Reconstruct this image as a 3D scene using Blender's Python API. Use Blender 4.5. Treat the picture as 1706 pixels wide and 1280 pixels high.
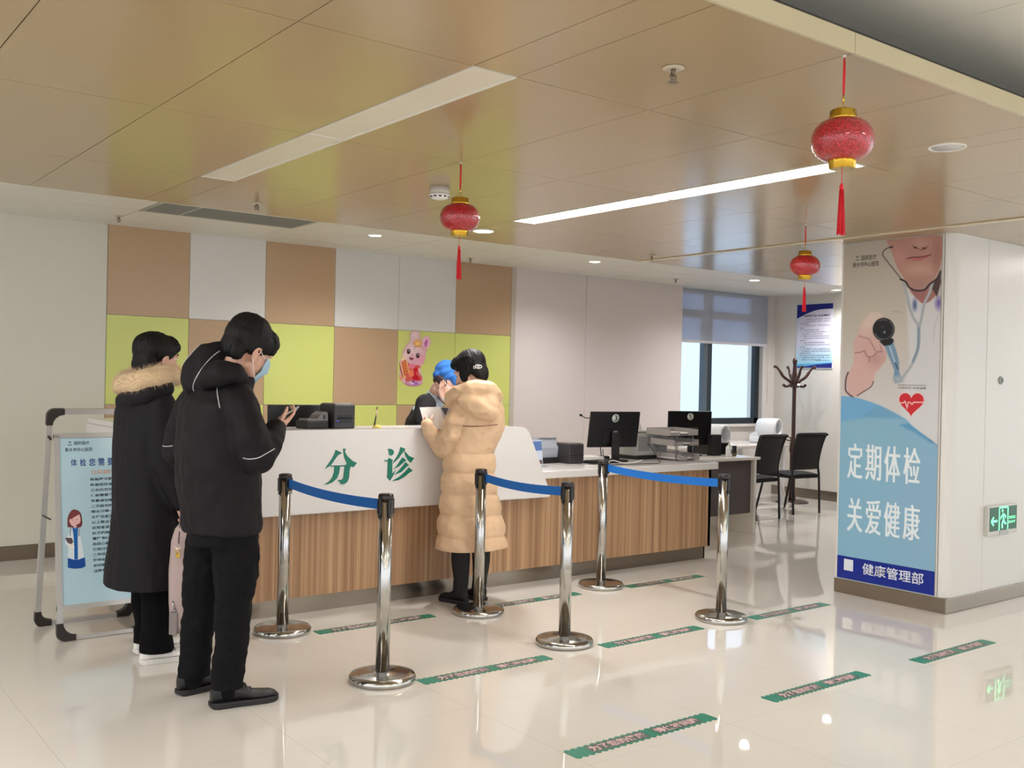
import bpy, bmesh, math, random
import numpy as np
from mathutils import Vector, Matrix, noise
random.seed(7)
for _o in list(bpy.data.objects): bpy.data.objects.remove(_o)
# values tuned against the photograph
EXPO = 0.42; WORLD = 1.5; SUN = 1.0; LIT = 25.0; LENS = 30.0; HALL = 12.0; DOWN = 80.0
TAN = (172, 150, 116); FLOORC = (220, 215, 208)
C = bpy.context.scene.collection
SC = bpy.context.scene
PI = math.pi

# ------------------------------------------------------------------ camera
F_PX, CAM_H = 1673.56, 1.45
def cam_axes(yaw, pitch, roll):
    f = np.array([math.sin(yaw)*math.cos(pitch), math.cos(yaw)*math.cos(pitch), math.sin(pitch)])
    r = np.cross(f, [0, 0, 1]); r /= np.linalg.norm(r); u = np.cross(r, f)
    c, s = math.cos(roll), math.sin(roll)
    return np.array([r*c+u*s, -r*s+u*c, f])
AX = cam_axes(math.radians(37.597), math.radians(-.282), math.radians(1.2057))
CP = np.array([0, 0, CAM_H])
cam = bpy.data.cameras.new('camera'); camo = bpy.data.objects.new('camera', cam); C.objects.link(camo)
cam.sensor_fit = 'HORIZONTAL'; cam.sensor_width = 36; cam.lens = 36*F_PX/1706; cam.clip_start = .05; cam.clip_end = 200
m = Matrix.Identity(4)
for i in range(3):
    m[i][0], m[i][1], m[i][2], m[i][3] = AX[0][i], AX[1][i], -AX[2][i], CP[i]
camo.matrix_world = m
SC.camera = camo
# measuring: the point of a real plane seen at a pixel of the photograph
def ray(x, y): return AX.T @ np.array([(x-853)/F_PX, -(y-640)/F_PX, 1.])
def pl(x, y, ax, v):
    d = ray(x, y); t = (v-CP[ax])/d[ax]; return Vector(CP+t*d)
def rp(x, y, p0, n):
    d = ray(x, y); n = np.array(n, float); t = float(n @ (np.array(p0, float)-CP))/float(n @ d); return Vector(CP+t*d)

# ------------------------------------------------------------------ view, world, lights
SC.view_settings.view_transform = 'Standard'; SC.view_settings.look = 'None'
SC.view_settings.exposure = EXPO; SC.view_settings.gamma = 1; SC.view_settings.use_curve_mapping = False
SC.cycles.max_bounces = 8; SC.cycles.diffuse_bounces = 4; SC.cycles.glossy_bounces = 5; SC.cycles.transmission_bounces = 6
SC.cycles.sample_clamp_indirect = 6
w = bpy.data.worlds.new('world'); SC.world = w; w.use_nodes = True
bg = w.node_tree.nodes['Background']; bg.inputs[0].default_value = (.90, .95, 1, 1); bg.inputs[1].default_value = WORLD
def area(name, loc, sx, sy, power, col=(1, .97, .93), rot=(0, 0, 0)):
    l = bpy.data.lights.new(name, 'AREA'); l.shape = 'RECTANGLE'; l.size = sx; l.size_y = sy; l.energy = power; l.color = col
    o = bpy.data.objects.new(name, l); C.objects.link(o); o.location = loc; o.rotation_euler = rot; return o
sl = bpy.data.lights.new('sun', 'SUN'); sl.energy = SUN; sl.angle = .05; sl.color = (1, .97, .92)
so = bpy.data.objects.new('sun', sl); C.objects.link(so)
so.rotation_euler = Vector((-.25, .8, -1.15)).to_track_quat('-Z', 'Y').to_euler()

# ------------------------------------------------------------------ materials
def lin(c):
    o = []
    for v in c[:3]:
        v /= 255.; o.append(v/12.92 if v <= .04045 else ((v+.055)/1.055)**2.4)
    return (*o, 1)
_M = {}
def mat(name, rgb, rough=.5, metal=0, spec=.5, var=.04, bump=0, bscale=40, coat=0, trans=0, emit=None, es=0, ior=1.45, alpha=1, sheen=0, scale=6):
    if name in _M: return _M[name]
    M = bpy.data.materials.new(name); M.use_nodes = True; _M[name] = M
    nt = M.node_tree; N = nt.nodes; b = N['Principled BSDF']; L = nt.links
    b.inputs['Roughness'].default_value = rough; b.inputs['Metallic'].default_value = metal
    b.inputs['Specular IOR Level'].default_value = spec; b.inputs['IOR'].default_value = ior
    b.inputs['Coat Weight'].default_value = coat; b.inputs['Coat Roughness'].default_value = .05
    b.inputs['Transmission Weight'].default_value = trans; b.inputs['Alpha'].default_value = alpha
    b.inputs['Sheen Weight'].default_value = sheen
    tc = N.new('ShaderNodeTexCoord')
    nz = N.new('ShaderNodeTexNoise'); nz.inputs['Scale'].default_value = scale; nz.inputs['Detail'].default_value = 3
    L.new(tc.outputs['Object'], nz.inputs['Vector'])
    mx = N.new('ShaderNodeMix'); mx.data_type = 'RGBA'; c = lin(rgb)
    mx.inputs['A'].default_value = tuple(v*(1-var) for v in c[:3])+(1,); mx.inputs['B'].default_value = tuple(min(1, v*(1+var)) for v in c[:3])+(1,)
    L.new(nz.outputs['Fac'], mx.inputs['Factor']); L.new(mx.outputs['Result'], b.inputs['Base Color'])
    if emit is not None:
        b.inputs['Emission Color'].default_value = lin(emit); b.inputs['Emission Strength'].default_value = es
    if bump:
        n2 = N.new('ShaderNodeTexNoise'); n2.inputs['Scale'].default_value = bscale; L.new(tc.outputs['Object'], n2.inputs['Vector'])
        bp = N.new('ShaderNodeBump'); bp.inputs['Strength'].default_value = bump; bp.inputs['Distance'].default_value = .01
        L.new(n2.outputs['Fac'], bp.inputs['Height']); L.new(bp.outputs['Normal'], b.inputs['Normal'])
    return M
def painted(name, rough=.4, spec=.4):
    M = bpy.data.materials.new(name); M.use_nodes = True; nt = M.node_tree; b = nt.nodes['Principled BSDF']
    a = nt.nodes.new('ShaderNodeVertexColor'); a.layer_name = 'print'; nt.links.new(a.outputs['Color'], b.inputs['Base Color'])
    b.inputs['Roughness'].default_value = rough; b.inputs['Specular IOR Level'].default_value = spec
    return M

# ------------------------------------------------------------------ mesh helpers
def merge(dst, src):
    mp = {v: dst.verts.new(v.co) for v in src.verts}
    for f in src.faces:
        try: nf = dst.faces.new([mp[v] for v in f.verts]); nf.smooth = f.smooth; nf.material_index = f.material_index
        except ValueError: pass
    src.free()
def box(bm, x0, x1, y0, y1, z0, z1, bev=0, seg=2, M=None):
    t = bmesh.new(); bmesh.ops.create_cube(t, size=1)
    for v in t.verts:
        v.co = Vector((x0+(v.co.x+.5)*(x1-x0), y0+(v.co.y+.5)*(y1-y0), z0+(v.co.z+.5)*(z1-z0)))
    if bev: bmesh.ops.bevel(t, geom=t.edges[:], offset=bev, segments=seg, affect='EDGES', profile=.5)
    if M is not None: bmesh.ops.transform(t, matrix=M, verts=t.verts)
    merge(bm, t)
def lathe(bm, prof, c=(0, 0, 0), n=32, M=None, smooth=True, flute=0, nf=0):
    t = bmesh.new(); rings = []
    for r, z in prof:
        ring = []
        for i in range(n):
            a = 2*PI*i/n; rr = r*(1+flute*math.cos(nf*a)) if flute else r
            ring.append(t.verts.new((c[0]+rr*math.cos(a), c[1]+rr*math.sin(a), c[2]+z)))
        rings.append(ring)
    for a, b in zip(rings, rings[1:]):
        for i in range(n):
            f = t.faces.new([a[i], a[(i+1) % n], b[(i+1) % n], b[i]]); f.smooth = smooth
    t.faces.new(rings[0][::-1]); t.faces.new(rings[-1])
    if M is not None: bmesh.ops.transform(t, matrix=M, verts=t.verts)
    merge(bm, t)
def frames(pts):
    P_ = [Vector(p) for p in pts]; T = []
    for i in range(len(P_)):
        d = P_[min(i+1, len(P_)-1)]-P_[max(i-1, 0)]; T.append(d.normalized() if d.length else Vector((0, 0, 1)))
    u = T[0].orthogonal().normalized(); out = []
    for p, tt in zip(P_, T):
        u = (u-tt*u.dot(tt)); u = u.normalized() if u.length > 1e-6 else tt.orthogonal().normalized()
        out.append((p, tt, u, tt.cross(u)))
    return out
def tube(bm, pts, r, n=12, smooth=True):
    R_ = r if isinstance(r, (list, tuple)) else [r]*len(pts); rings = []
    for (p, tt, u, v), rr in zip(frames(pts), R_):
        rings.append([bm.verts.new(p+(u*math.cos(2*PI*i/n)+v*math.sin(2*PI*i/n))*rr) for i in range(n)])
    for a, b in zip(rings, rings[1:]):
        for i in range(n):
            f = bm.faces.new([a[i], a[(i+1) % n], b[(i+1) % n], b[i]]); f.smooth = smooth
    bm.faces.new(rings[0][::-1]); bm.faces.new(rings[-1])
def loft(bm, rings, smooth=True):
    R_ = [[bm.verts.new(p) for p in r] for r in rings]; n = len(R_[0])
    for a, b in zip(R_, R_[1:]):
        for i in range(n):
            f = bm.faces.new([a[i], a[(i+1) % n], b[(i+1) % n], b[i]]); f.smooth = smooth
    bm.faces.new(R_[0][::-1]); bm.faces.new(R_[-1])
def ball(bm, c, r, M=None, n=20):
    t = bmesh.new(); bmesh.ops.create_uvsphere(t, u_segments=n, v_segments=max(8, n*2//3), radius=1)
    rr = r if isinstance(r, (list, tuple)) else (r, r, r)
    for v in t.verts: v.co = Vector((v.co.x*rr[0], v.co.y*rr[1], v.co.z*rr[2]))
    if M is not None: bmesh.ops.transform(t, matrix=M, verts=t.verts)
    for v in t.verts: v.co += Vector(c)
    for f in t.faces: f.smooth = True
    merge(bm, t)
def prism(bm, pts, d):
    """polygon of 3-D points pushed along vector d"""
    d = Vector(d); a = [bm.verts.new(p) for p in pts]; b = [bm.verts.new(Vector(p)+d) for p in pts]; n = len(a)
    bm.faces.new(a[::-1]); bm.faces.new(b)
    for i in range(n): bm.faces.new([a[i], a[(i+1) % n], b[(i+1) % n], b[i]])
def catmull(pts, k=6, closed=False):
    P_ = [Vector(p) for p in pts]; n = len(P_); out = []
    rng = range(n) if closed else range(n-1)
    for i in rng:
        g = (lambda j: P_[j % n]) if closed else (lambda j: P_[max(0, min(n-1, j))])
        a, b, c, d = g(i-1), g(i), g(i+1), g(i+2)
        for s in range(k):
            t = s/k; out.append(.5*((2*b)+(c-a)*t+(2*a-5*b+4*c-d)*t*t+(3*b-a-3*c+d)*t**3))
    if not closed: out.append(P_[-1])
    return out

# ------------------------------------------------------------------ object helpers
def tag(o, label=None, cat=None, group=None, kind=None):
    if label: o['label'] = label
    if cat: o['category'] = cat
    if group: o['group'] = group
    if kind: o['kind'] = kind
    return o
def thing(name, label, cat, loc, group=None):
    o = bpy.data.objects.new(name, None); C.objects.link(o); o.location = loc; o.empty_display_size = .1
    return tag(o, label, cat, group)
def wloc(o):
    v = Vector((0, 0, 0))
    while o is not None: v += Vector(o.location); o = o.parent
    return v
def link_mesh(name, me, parent=None):
    """mesh given in world coordinates; its origin goes to the middle of its foot"""
    n = len(me.vertices); co = np.empty(n*3, np.float32); me.vertices.foreach_get('co', co); co = co.reshape(-1, 3)
    org = np.array([(co[:, 0].min()+co[:, 0].max())/2, (co[:, 1].min()+co[:, 1].max())/2, co[:, 2].min()])
    co -= org; me.vertices.foreach_set('co', co.ravel()); me.update()
    o = bpy.data.objects.new(name, me); C.objects.link(o)
    if parent is not None: o.parent = parent; o.location = Vector(org)-wloc(parent)
    else: o.location = Vector(org)
    return o
def obj(name, bm, m_, parent=None, norm=True):
    if norm: bmesh.ops.recalc_face_normals(bm, faces=bm.faces[:])
    me = bpy.data.meshes.new(name); bm.to_mesh(me); bm.free()
    for mm in (m_ if isinstance(m_, (list, tuple)) else [m_]): me.materials.append(mm)
    return link_mesh(name, me, parent)
def struct(name, bm, m_, parent=None):
    o = obj(name, bm, m_, parent)
    if parent is None: o['kind'] = 'structure'
    return o
def dup(root, dloc=(0, 0, 0), rz=0, label=None, group=None, loc=None):
    r = root.copy(); C.objects.link(r); r.location = Vector(loc) if loc is not None else root.location+Vector(dloc)
    r.rotation_euler = (0, 0, root.rotation_euler.z+rz)
    if label: r['label'] = label
    if group: r['group'] = group
    for ch in list(root.children):
        c = ch.copy(); C.objects.link(c); c.parent = r
        for g_ in ch.children:
            d = g_.copy(); C.objects.link(d); d.parent = c
    return r
def NB(): return bmesh.new()
def text(name, s, m_, ll, lr, ul, parent=None, bold=0, depth=.001, space=1.0):
    """lettering fitted into the parallelogram lower-left, lower-right, upper-left on a real surface"""
    cu = bpy.data.curves.new(name, 'FONT'); cu.body = s; cu.size = 1; cu.offset = bold; cu.space_character = space; cu.resolution_u = 3
    to = bpy.data.objects.new(name, cu); C.objects.link(to)
    bpy.context.view_layer.update()
    me = bpy.data.meshes.new_from_object(to.evaluated_get(bpy.context.evaluated_depsgraph_get()))
    bpy.data.objects.remove(to)
    n = len(me.vertices)
    if not n: return None
    co = np.empty(n*3, np.float32); me.vertices.foreach_get('co', co); co = co.reshape(-1, 3)
    mn, mx_ = co.min(0), co.max(0); uv = (co-mn)/np.maximum(mx_-mn, 1e-6)
    ll, lr, ul = (np.array(v, float) for v in (ll, lr, ul)); R_ = lr-ll; U_ = ul-ll; nn = np.cross(R_, U_); nn /= np.linalg.norm(nn)
    W_ = ll+uv[:, :1]*R_+uv[:, 1:2]*U_
    bm = bmesh.new(); bm.from_mesh(me)
    for v, q in zip(bm.verts, W_): v.co = Vector(q)
    if depth:
        r_ = bmesh.ops.extrude_face_region(bm, geom=bm.faces[:])
        for v in [e for e in r_['geom'] if isinstance(e, bmesh.types.BMVert)]: v.co += Vector(nn)*depth
    return obj(name, bm, m_, parent)
def remesh(bm, vox, smooth=4, disp=None, name='body', dec=0):
    me = bpy.data.meshes.new(name); bmesh.ops.recalc_face_normals(bm, faces=bm.faces[:]); bm.to_mesh(me); bm.free()
    o = bpy.data.objects.new(name, me); C.objects.link(o)
    r = o.modifiers.new('r', 'REMESH'); r.mode = 'VOXEL'; r.voxel_size = vox; r.use_smooth_shade = True
    if smooth:
        s = o.modifiers.new('s', 'SMOOTH'); s.factor = .5; s.iterations = smooth
    bpy.context.view_layer.update()
    out = bpy.data.meshes.new_from_object(o.evaluated_get(bpy.context.evaluated_depsgraph_get()))
    bpy.data.objects.remove(o); bpy.data.meshes.remove(me)
    if disp:
        ns = [v.normal.copy() for v in out.vertices]
        for v, nn in zip(out.vertices, ns): v.co += nn*disp(v.co, nn)
    for p in out.polygons: p.use_smooth = True
    out.update(); return out
def mobj(name, me, m_, parent):
    me.name = name; me.materials.clear(); me.materials.append(m_)
    return link_mesh(name, me, parent)
# ------------------------------------------------------------------ shared materials
m_tan = mat('ceiling_tan_metal', TAN, .17, 0, .5, .02, scale=2)
m_whitec = mat('ceiling_white_tile', (226, 222, 213), .45, var=.02, scale=2)
m_greyc = mat('high_ceiling_white', (224, 222, 212), .5, var=.03)
m_darkgap = mat('ceiling_shadow_gap', (60, 55, 50), .8)
m_wall = mat('wall_enamel_white', (222, 219, 214), .32, 0, .4, .015, scale=1.5)
m_wallL = mat('wall_enamel_cream', (214, 211, 198), .35, 0, .4, .015, scale=1.5)
m_wtan = mat('panel_tan', (190, 160, 128), .3, 0, .4, .02, scale=2)
m_wyel = mat('panel_lime', (212, 218, 126), .3, 0, .4, .03, scale=2)
m_steel = mat('brushed_steel_skirting', (150, 140, 128), .22, .9, var=.08)
m_chrome = mat('polished_steel', (186, 183, 178), .15, 1, var=.02)
m_black = mat('black_plastic', (22, 20, 22), .35)
m_black2 = mat('matte_black_plastic', (30, 28, 30), .55)
m_white = mat('white_laminate', (226, 220, 214), .22, 0, .5, .01, scale=1)
m_frame = mat('dark_window_frame', (38, 48, 56), .35)
m_gold = mat('gold_foil', (214, 172, 62), .2, .95, var=.1, scale=60)
m_red = mat('red_acrylic', (168, 2, 26), .14, 0, .5, .2, scale=90, coat=.25)
def glassy_red():
    M = bpy.data.materials.new('lantern_red_acrylic'); M.use_nodes = True; nt = M.node_tree; N = nt.nodes; L = nt.links; b = N['Principled BSDF']
    tc = N.new('ShaderNodeTexCoord'); vo = N.new('ShaderNodeTexVoronoi'); vo.inputs['Scale'].default_value = 130; L.new(tc.outputs['Object'], vo.inputs['Vector'])
    r = N.new('ShaderNodeValToRGB'); e = r.color_ramp.elements; e[0].position = .12; e[0].color = lin((214, 20, 42)); e[1].position = .6; e[1].color = lin((150, 0, 18)); L.new(vo.outputs['Distance'], r.inputs[0]); L.new(r.outputs[0], b.inputs['Base Color'])
    bp = N.new('ShaderNodeBump'); bp.inputs['Strength'].default_value = .7; bp.inputs['Distance'].default_value = .004; L.new(vo.outputs['Distance'], bp.inputs['Height']); L.new(bp.outputs['Normal'], b.inputs['Normal'])
    b.inputs['Roughness'].default_value = .25; b.inputs['Specular IOR Level'].default_value = .4; b.inputs['Coat Weight'].default_value = 1; b.inputs['Coat Roughness'].default_value = .03; return M
m_redglass = glassy_red()
m_redsilk = mat('red_silk', (214, 28, 40), .6)
m_belt = mat('blue_webbing', (18, 108, 196), .6, var=.06, scale=80)
m_lit = mat('lit_diffuser', (250, 248, 240), .5, emit=(255, 250, 242), es=LIT)
m_unlit = mat('unlit_diffuser', (222, 214, 198), .35)
m_alu = mat('aluminium_profile', (196, 194, 190), .35, .5)

# ---- floor: polished cream tile with thin joints
def floor_mat():
    M = mat('polished_floor_tile', FLOORC, .022, 0, .5, .02, scale=1.2, coat=0, ior=1.78)
    nt = M.node_tree; N = nt.nodes; L = nt.links; b = N['Principled BSDF']
    tc = [n for n in N if n.type == 'TEX_COORD'][0]; geo = N.new('ShaderNodeNewGeometry')
    sp = N.new('ShaderNodeSeparateXYZ'); L.new(geo.outputs['Position'], sp.inputs[0])
    def line(out, off, per, wd):
        a = N.new('ShaderNodeMath'); a.operation = 'SUBTRACT'; L.new(out, a.inputs[0]); a.inputs[1].default_value = off
        p = N.new('ShaderNodeMath'); p.operation = 'PINGPONG'; L.new(a.outputs[0], p.inputs[0]); p.inputs[1].default_value = per/2
        l = N.new('ShaderNodeMath'); l.operation = 'LESS_THAN'; L.new(p.outputs[0], l.inputs[0]); l.inputs[1].default_value = wd; return l
    lx = line(sp.outputs[0], .963, .8, .0013); ly = line(sp.outputs[1], .4, .8, .0009)
    mxx = N.new('ShaderNodeMath'); mxx.operation = 'MAXIMUM'; L.new(lx.outputs[0], mxx.inputs[0]); L.new(ly.outputs[0], mxx.inputs[1])
    old = b.inputs['Base Color'].links[0].from_socket
    n3 = N.new('ShaderNodeTexNoise'); n3.inputs['Scale'].default_value = 3; n3.inputs['Detail'].default_value = 6; L.new(geo.outputs['Position'], n3.inputs['Vector'])
    mm = N.new('ShaderNodeMix'); mm.data_type = 'RGBA'; mm.inputs['B'].default_value = lin((196, 187, 174)); L.new(old, mm.inputs['A']); L.new(mxx.outputs[0], mm.inputs['Factor'])
    L.new(mm.outputs['Result'], b.inputs['Base Color'])
    return M
bm = NB(); box(bm, -6, 12, -7, 9, -.1, 0); struct('floor', bm, floor_mat())

# ---- walls
WY = 8.288
bm = NB(); box(bm, -6, 8.93, WY+.012, WY+.15, 0, 3.1)
# short return beside the window
box(bm, 8.80, 8.93, WY+.012, 8.62, 0, 3.1); struct('wall_back', bm, m_wall)
bm = NB(); box(bm, -6, 1.0, WY, WY+.012, .112, 2.62); box(bm, 1.003, 2.305, WY, WY+.012, .112, 2.62); struct('wall_left', bm, m_wallL)
bm = NB(); box(bm, -6, 2.305, WY-.006, WY+.01, 0, .110); box(bm, 6.35, 8.93, WY-.006, WY+.01, 0, .110); struct('baseboard_back', bm, m_steel)
bm = NB(); box(bm, 6.345, 6.40, WY-.012, WY+.012, 0, 2.62); struct('trim_1', bm, mat('trim_grey', (196, 188, 176), .4))
bm = NB()
for x0, x1 in ((6.402, 7.39), (7.394, 8.93)): box(bm, x0, x1, WY, WY+.012, .11, 2.62)
struct('wall_panel_back', bm, mat('wall_warm_white', (226, 216, 214), .33, var=.01))
# mosaic wall of lacquered panels
mos = thing('wall_mosaic', None, None, (4.3, WY, 0)); mos['kind'] = 'structure'
XS = [2.307, 2.965, 3.637, 4.312, 4.99, 5.65, 6.345]
rows = [(1.897, 2.62, 'twtwwt'), (1.18, 1.897, 'ytytyy'), (.46, 1.18, 'tytyty'), (0, .46, 'ytytyt')]
mm_ = dict(t=m_wtan, w=m_wall, y=m_wyel)
for z0, z1, pat in rows:
    for i, k in enumerate(pat):
        bm = NB(); box(bm, XS[i]+.0015, XS[i+1]-.0015, WY-.008, WY+.011, z0+.0015, z1-.0015, .001, 1); obj('panel', bm, mm_[k], mos)
# right wall and window wall
RX, WN = 10.9, 8.45
bm = NB(); box(bm, RX, RX+.15, 2.5, 8.9, 0, 3.1); struct('wall_right', bm, mat('wall_cool_white', (222, 217, 209), .4, var=.01))
bm = NB(); box(bm, RX-.012, RX, 4.2, 8.45, 0, .12); struct('baseboard_right', bm, m_steel)
bm = NB(); box(bm, 8.93, RX, WN, WN+.2, 0, .93); box(bm, 10.66, RX, WN, WN+.2, .93, 3.1); box(bm, 8.93, 10.66, WN, WN+.2, 2.62, 3.1)
struct('wall_window_side', bm, mat('wall_window_white', (224, 218, 214), .4, var=.01))
bm = NB(); box(bm, 8.93, 10.7, WN-.05, WN+.06, .90, .935, .006); struct('trim_2', bm, m_white)
# window
win = thing('window_1', None, None, (9.8, WN+.1, .93)); win['kind'] = 'structure'
bm = NB()
yb, yf = WN+.06, WN+.12
box(bm, 8.93, 10.66, yb, yf, .93, 1.01, .004); box(bm, 10.57, 10.66, yb, yf, .93, 2.62, .004); box(bm, 8.93, 8.98, yb, yf, .93, 2.62, .004)
box(bm, 9.61, 9.73, yb, yf, .93, 2.62, .004); box(bm, 8.93, 10.66, yb, yf, 2.26, 2.36, .004); box(bm, 8.93, 10.66, yb, yf, 2.56, 2.62)
obj('window_frame', bm, m_frame, win)
bm = NB(); box(bm, 9.54, 9.615, yb-.03, yf-.02, 1.0, 2.30, .004); obj('sliding_sash', bm, mat('sash_grey', (88, 104, 116), .4), win)
m_glass = mat('window_glass', (235, 245, 250), .02, 0, .5, 0, trans=1, ior=1.02)
for a, b in ((8.98, 9.61), (9.73, 10.57)):
    bm = NB(); box(bm, a, b, yb+.028, yb+.034, 1.01, 2.58); obj('pane', bm, m_glass, win)
# roller blind, slightly translucent
def blind_mat():
    M = bpy.data.materials.new('blind_fabric'); M.use_nodes = True; nt = M.node_tree; N = nt.nodes; L = nt.links
    b = N['Principled BSDF']; b.inputs['Base Color'].default_value = lin((198, 202, 212)); b.inputs['Roughness'].default_value = .8
    t = N.new('ShaderNodeBsdfTransparent'); t.inputs[0].default_value = lin((225, 235, 255)); mx = N.new('ShaderNodeMixShader')
    w_ = N.new('ShaderNodeTexNoise'); w_.inputs['Scale'].default_value = 300; mr = N.new('ShaderNodeMapRange')
    mr.inputs['To Min'].default_value = .26; mr.inputs['To Max'].default_value = .34; L.new(w_.outputs['Fac'], mr.inputs['Value'])
    L.new(mr.outputs[0], mx.inputs[0]); L.new(b.outputs[0], mx.inputs[1]); L.new(t.outputs[0], mx.inputs[2]); L.new(mx.outputs[0], N['Material Output'].inputs[0])
    return M
bl = thing('roller_blind', 'grey translucent roller blind pulled halfway down over the window', 'blind', (9.8, WN, 1.95))
bm = NB(); box(bm, 8.95, 10.72, WN-.012, WN-.009, 1.975, 2.60); obj('fabric', bm, blind_mat(), bl)
bm = NB(); box(bm, 8.95, 10.72, WN-.018, WN-.002, 1.945, 1.978, .004); obj('bottom_bar', bm, mat('blind_bar', (226, 222, 230), .4), bl)
bm = NB(); tube(bm, [(10.735, WN-.02, 2.6), (10.735, WN-.02, 1.2)], .003, 6); obj('pull_cord', bm, m_white, bl)
# building outside
bm = NB(); box(bm, 4, 22, 13, 13.4, -3, 9)
struct('wall_outside', bm, mat('outside_facade', (196, 214, 236), .8, var=.06, scale=.5))
bm = NB(); box(bm, 2, 24, 9, 13, -3.1, -3); struct('ground_outside', bm, mat('outside_paving', (190, 190, 188), .8))

# ---- pillar block on the right
PX_, PY_ = 6.15, 3.385
bm = NB()
box(bm, PX_, 12, PY_+.06, 4.20, 0, 3.0); box(bm, PX_+.09, 12, PY_, 4.2, 0, 3.0)
# rounded corner column
pts = [(PX_, PY_+.09)]+[(PX_+.09-.09*math.cos(t), PY_+.09-.09*math.sin(t)) for t in [PI/2*i/8 for i in range(9)]]+[(PX_+.09, PY_+.09)]
t_ = [Vector((x, y, 0)) for x, y in pts]; prism(bm, t_, (0, 0, 3.0))
box(bm, PX_-.004, PX_+.02, PY_+.06, 3.447, .10, 2.45, .003); box(bm, PX_-.004, PX_+.02, 4.185, 4.20, .10, 2.45, .002)
box(bm, 6.60, 12, PY_-.003, PY_+.02, .10, 2.45, .002)
struct('wall_pillar', bm, m_wall)
bm = NB(); box(bm, PX_-.008, 12, PY_-.008, 4.208, 0, .098, .004); struct('baseboard_pillar', bm, m_steel)

# ---- ceilings
ZT, ZW, YB, YF = 2.45, 2.61, 5.97, 1.787
xs = [1.85-2.005*2]
while xs[-1] < 11.2:
    k = len(xs)
    xs.append(xs[-1]+(.18, .608, .608, .609)[(k-1) % 4])
ys = [YF+.0, 2.64, 3.84, 5.04, YB]
lightcols = [i for i in range(0, len(xs)-1, 4)]
LIGHTS = {}   # (column, row)
bm = NB()
g_ = .0018
for i in range(len(xs)-1):
    for j in range(len(ys)-1):
        if i in lightcols and j in (1, 2) and abs(xs[i]-5.86) > .2: LIGHTS[(i, j)] = (xs[i], xs[i+1], ys[j], ys[j+1]); continue
        y0, y1 = ys[j], ys[j+1]
        box(bm, xs[i]+g_, xs[i+1]-g_, y0+g_, y1-g_, ZT, ZT+.02)
struct('ceiling', bm, m_tan)
bm = NB(); box(bm, -4, 13, YF+.01, YB-.01, ZT+.06, ZT+.08); struct('ceiling_void', bm, m_darkgap)
# edge trims of the lowered ceiling
bm = NB(); tx = [x for x in xs if x > -3]
for a, b in zip([-4]+tx[::2], tx[::2]+[13]): box(bm, a+.001, b-.001, YF-.012, YF, ZT-.002, ZT+.061, .001, 1)
struct('trim_3', bm, mat('ceiling_edge_trim', (192, 180, 148), .25, var=.03))
bm = NB(); box(bm, -4, 13, YB, YB+.012, ZT-.001, ZT+.17); struct('trim_4', bm, mat('ceiling_edge_white', (225, 216, 200), .35))
bm = NB(); box(bm, -4, 13, 2.25, 2.26, ZT+.08, 2.90); struct('ceiling_riser', bm, m_greyc)
bm = NB(); box(bm, 5.875, 5.925, 2.0, YB, ZT-.008, ZT+.0, .002); struct('trim_5', bm, mat('ceiling_joint_trim', (214, 200, 172), .3))
# white tiled strip ceiling by the back wall
bm = NB(); xw = [2.27-1.2*5+1.2*k for k in range(14)]; yw = [5.6, 6.21, 6.81, 7.41, 8.01, 8.66]
for a, b in zip(xw, xw[1:]):
    for c, d in zip(yw, yw[1:]):
        if abs(a-2.27) < .01 and c == 6.81: continue
        box(bm, a+.003, b-.003, c+.003, d-.003, ZW, ZW+.02)
struct('ceiling_back', bm, m_whitec)
bm = NB(); box(bm, -4, 13, 5.97, 9, ZW+.12, ZW+.14); struct('ceiling_back_void', bm, m_darkgap)
# high ceiling of the hall nearer the camera
bm = NB()
for k in range(-3, 8):
    box(bm, k*1.2+.86, (k+1)*1.2+.857, -7, 2.25, 2.70, 2.72)
struct('ceiling_hall', bm, m_greyc)
bm = NB(); box(bm, -4, 13, -7, 2.25, 2.84, 2.86); struct('ceiling_hall_upper', bm, m_darkgap)
hl = []  # glowing panels behind the view, added for more light
for k, (x, y) in enumerate([(a, b) for a in (-1.3, 1.1, 3.5, 5.9) for b in (-.2, -2.6, -5.0)]):
    if not hl:
        t = thing('hall_fill_light', 'unseen square lit panel added to the high hall ceiling for more light', 'ceiling light', (x, y, 2.69), 'added square light panels of the hall ceiling')
        bm = NB()
        for q in ((x-.3, x+.3, y-.3, y-.28), (x-.3, x+.3, y+.28, y+.3), (x-.3, x-.28, y-.28, y+.28), (x+.28, x+.3, y-.28, y+.28)): box(bm, *q, 2.690, 2.701)
        obj('light_frame', bm, mat('light_frame_white', (222, 216, 204), .35), t)
        bm = NB(); box(bm, x-.28, x+.28, y-.28, y+.28, 2.693, 2.699); obj('diffuser', bm, mat('hall_fill_diffuser', (250, 248, 240), .5, emit=(255, 248, 238), es=HALL), t); hl.append(t)
    else: hl.append(dup(hl[0], loc=(x, y, 2.69)))

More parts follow.
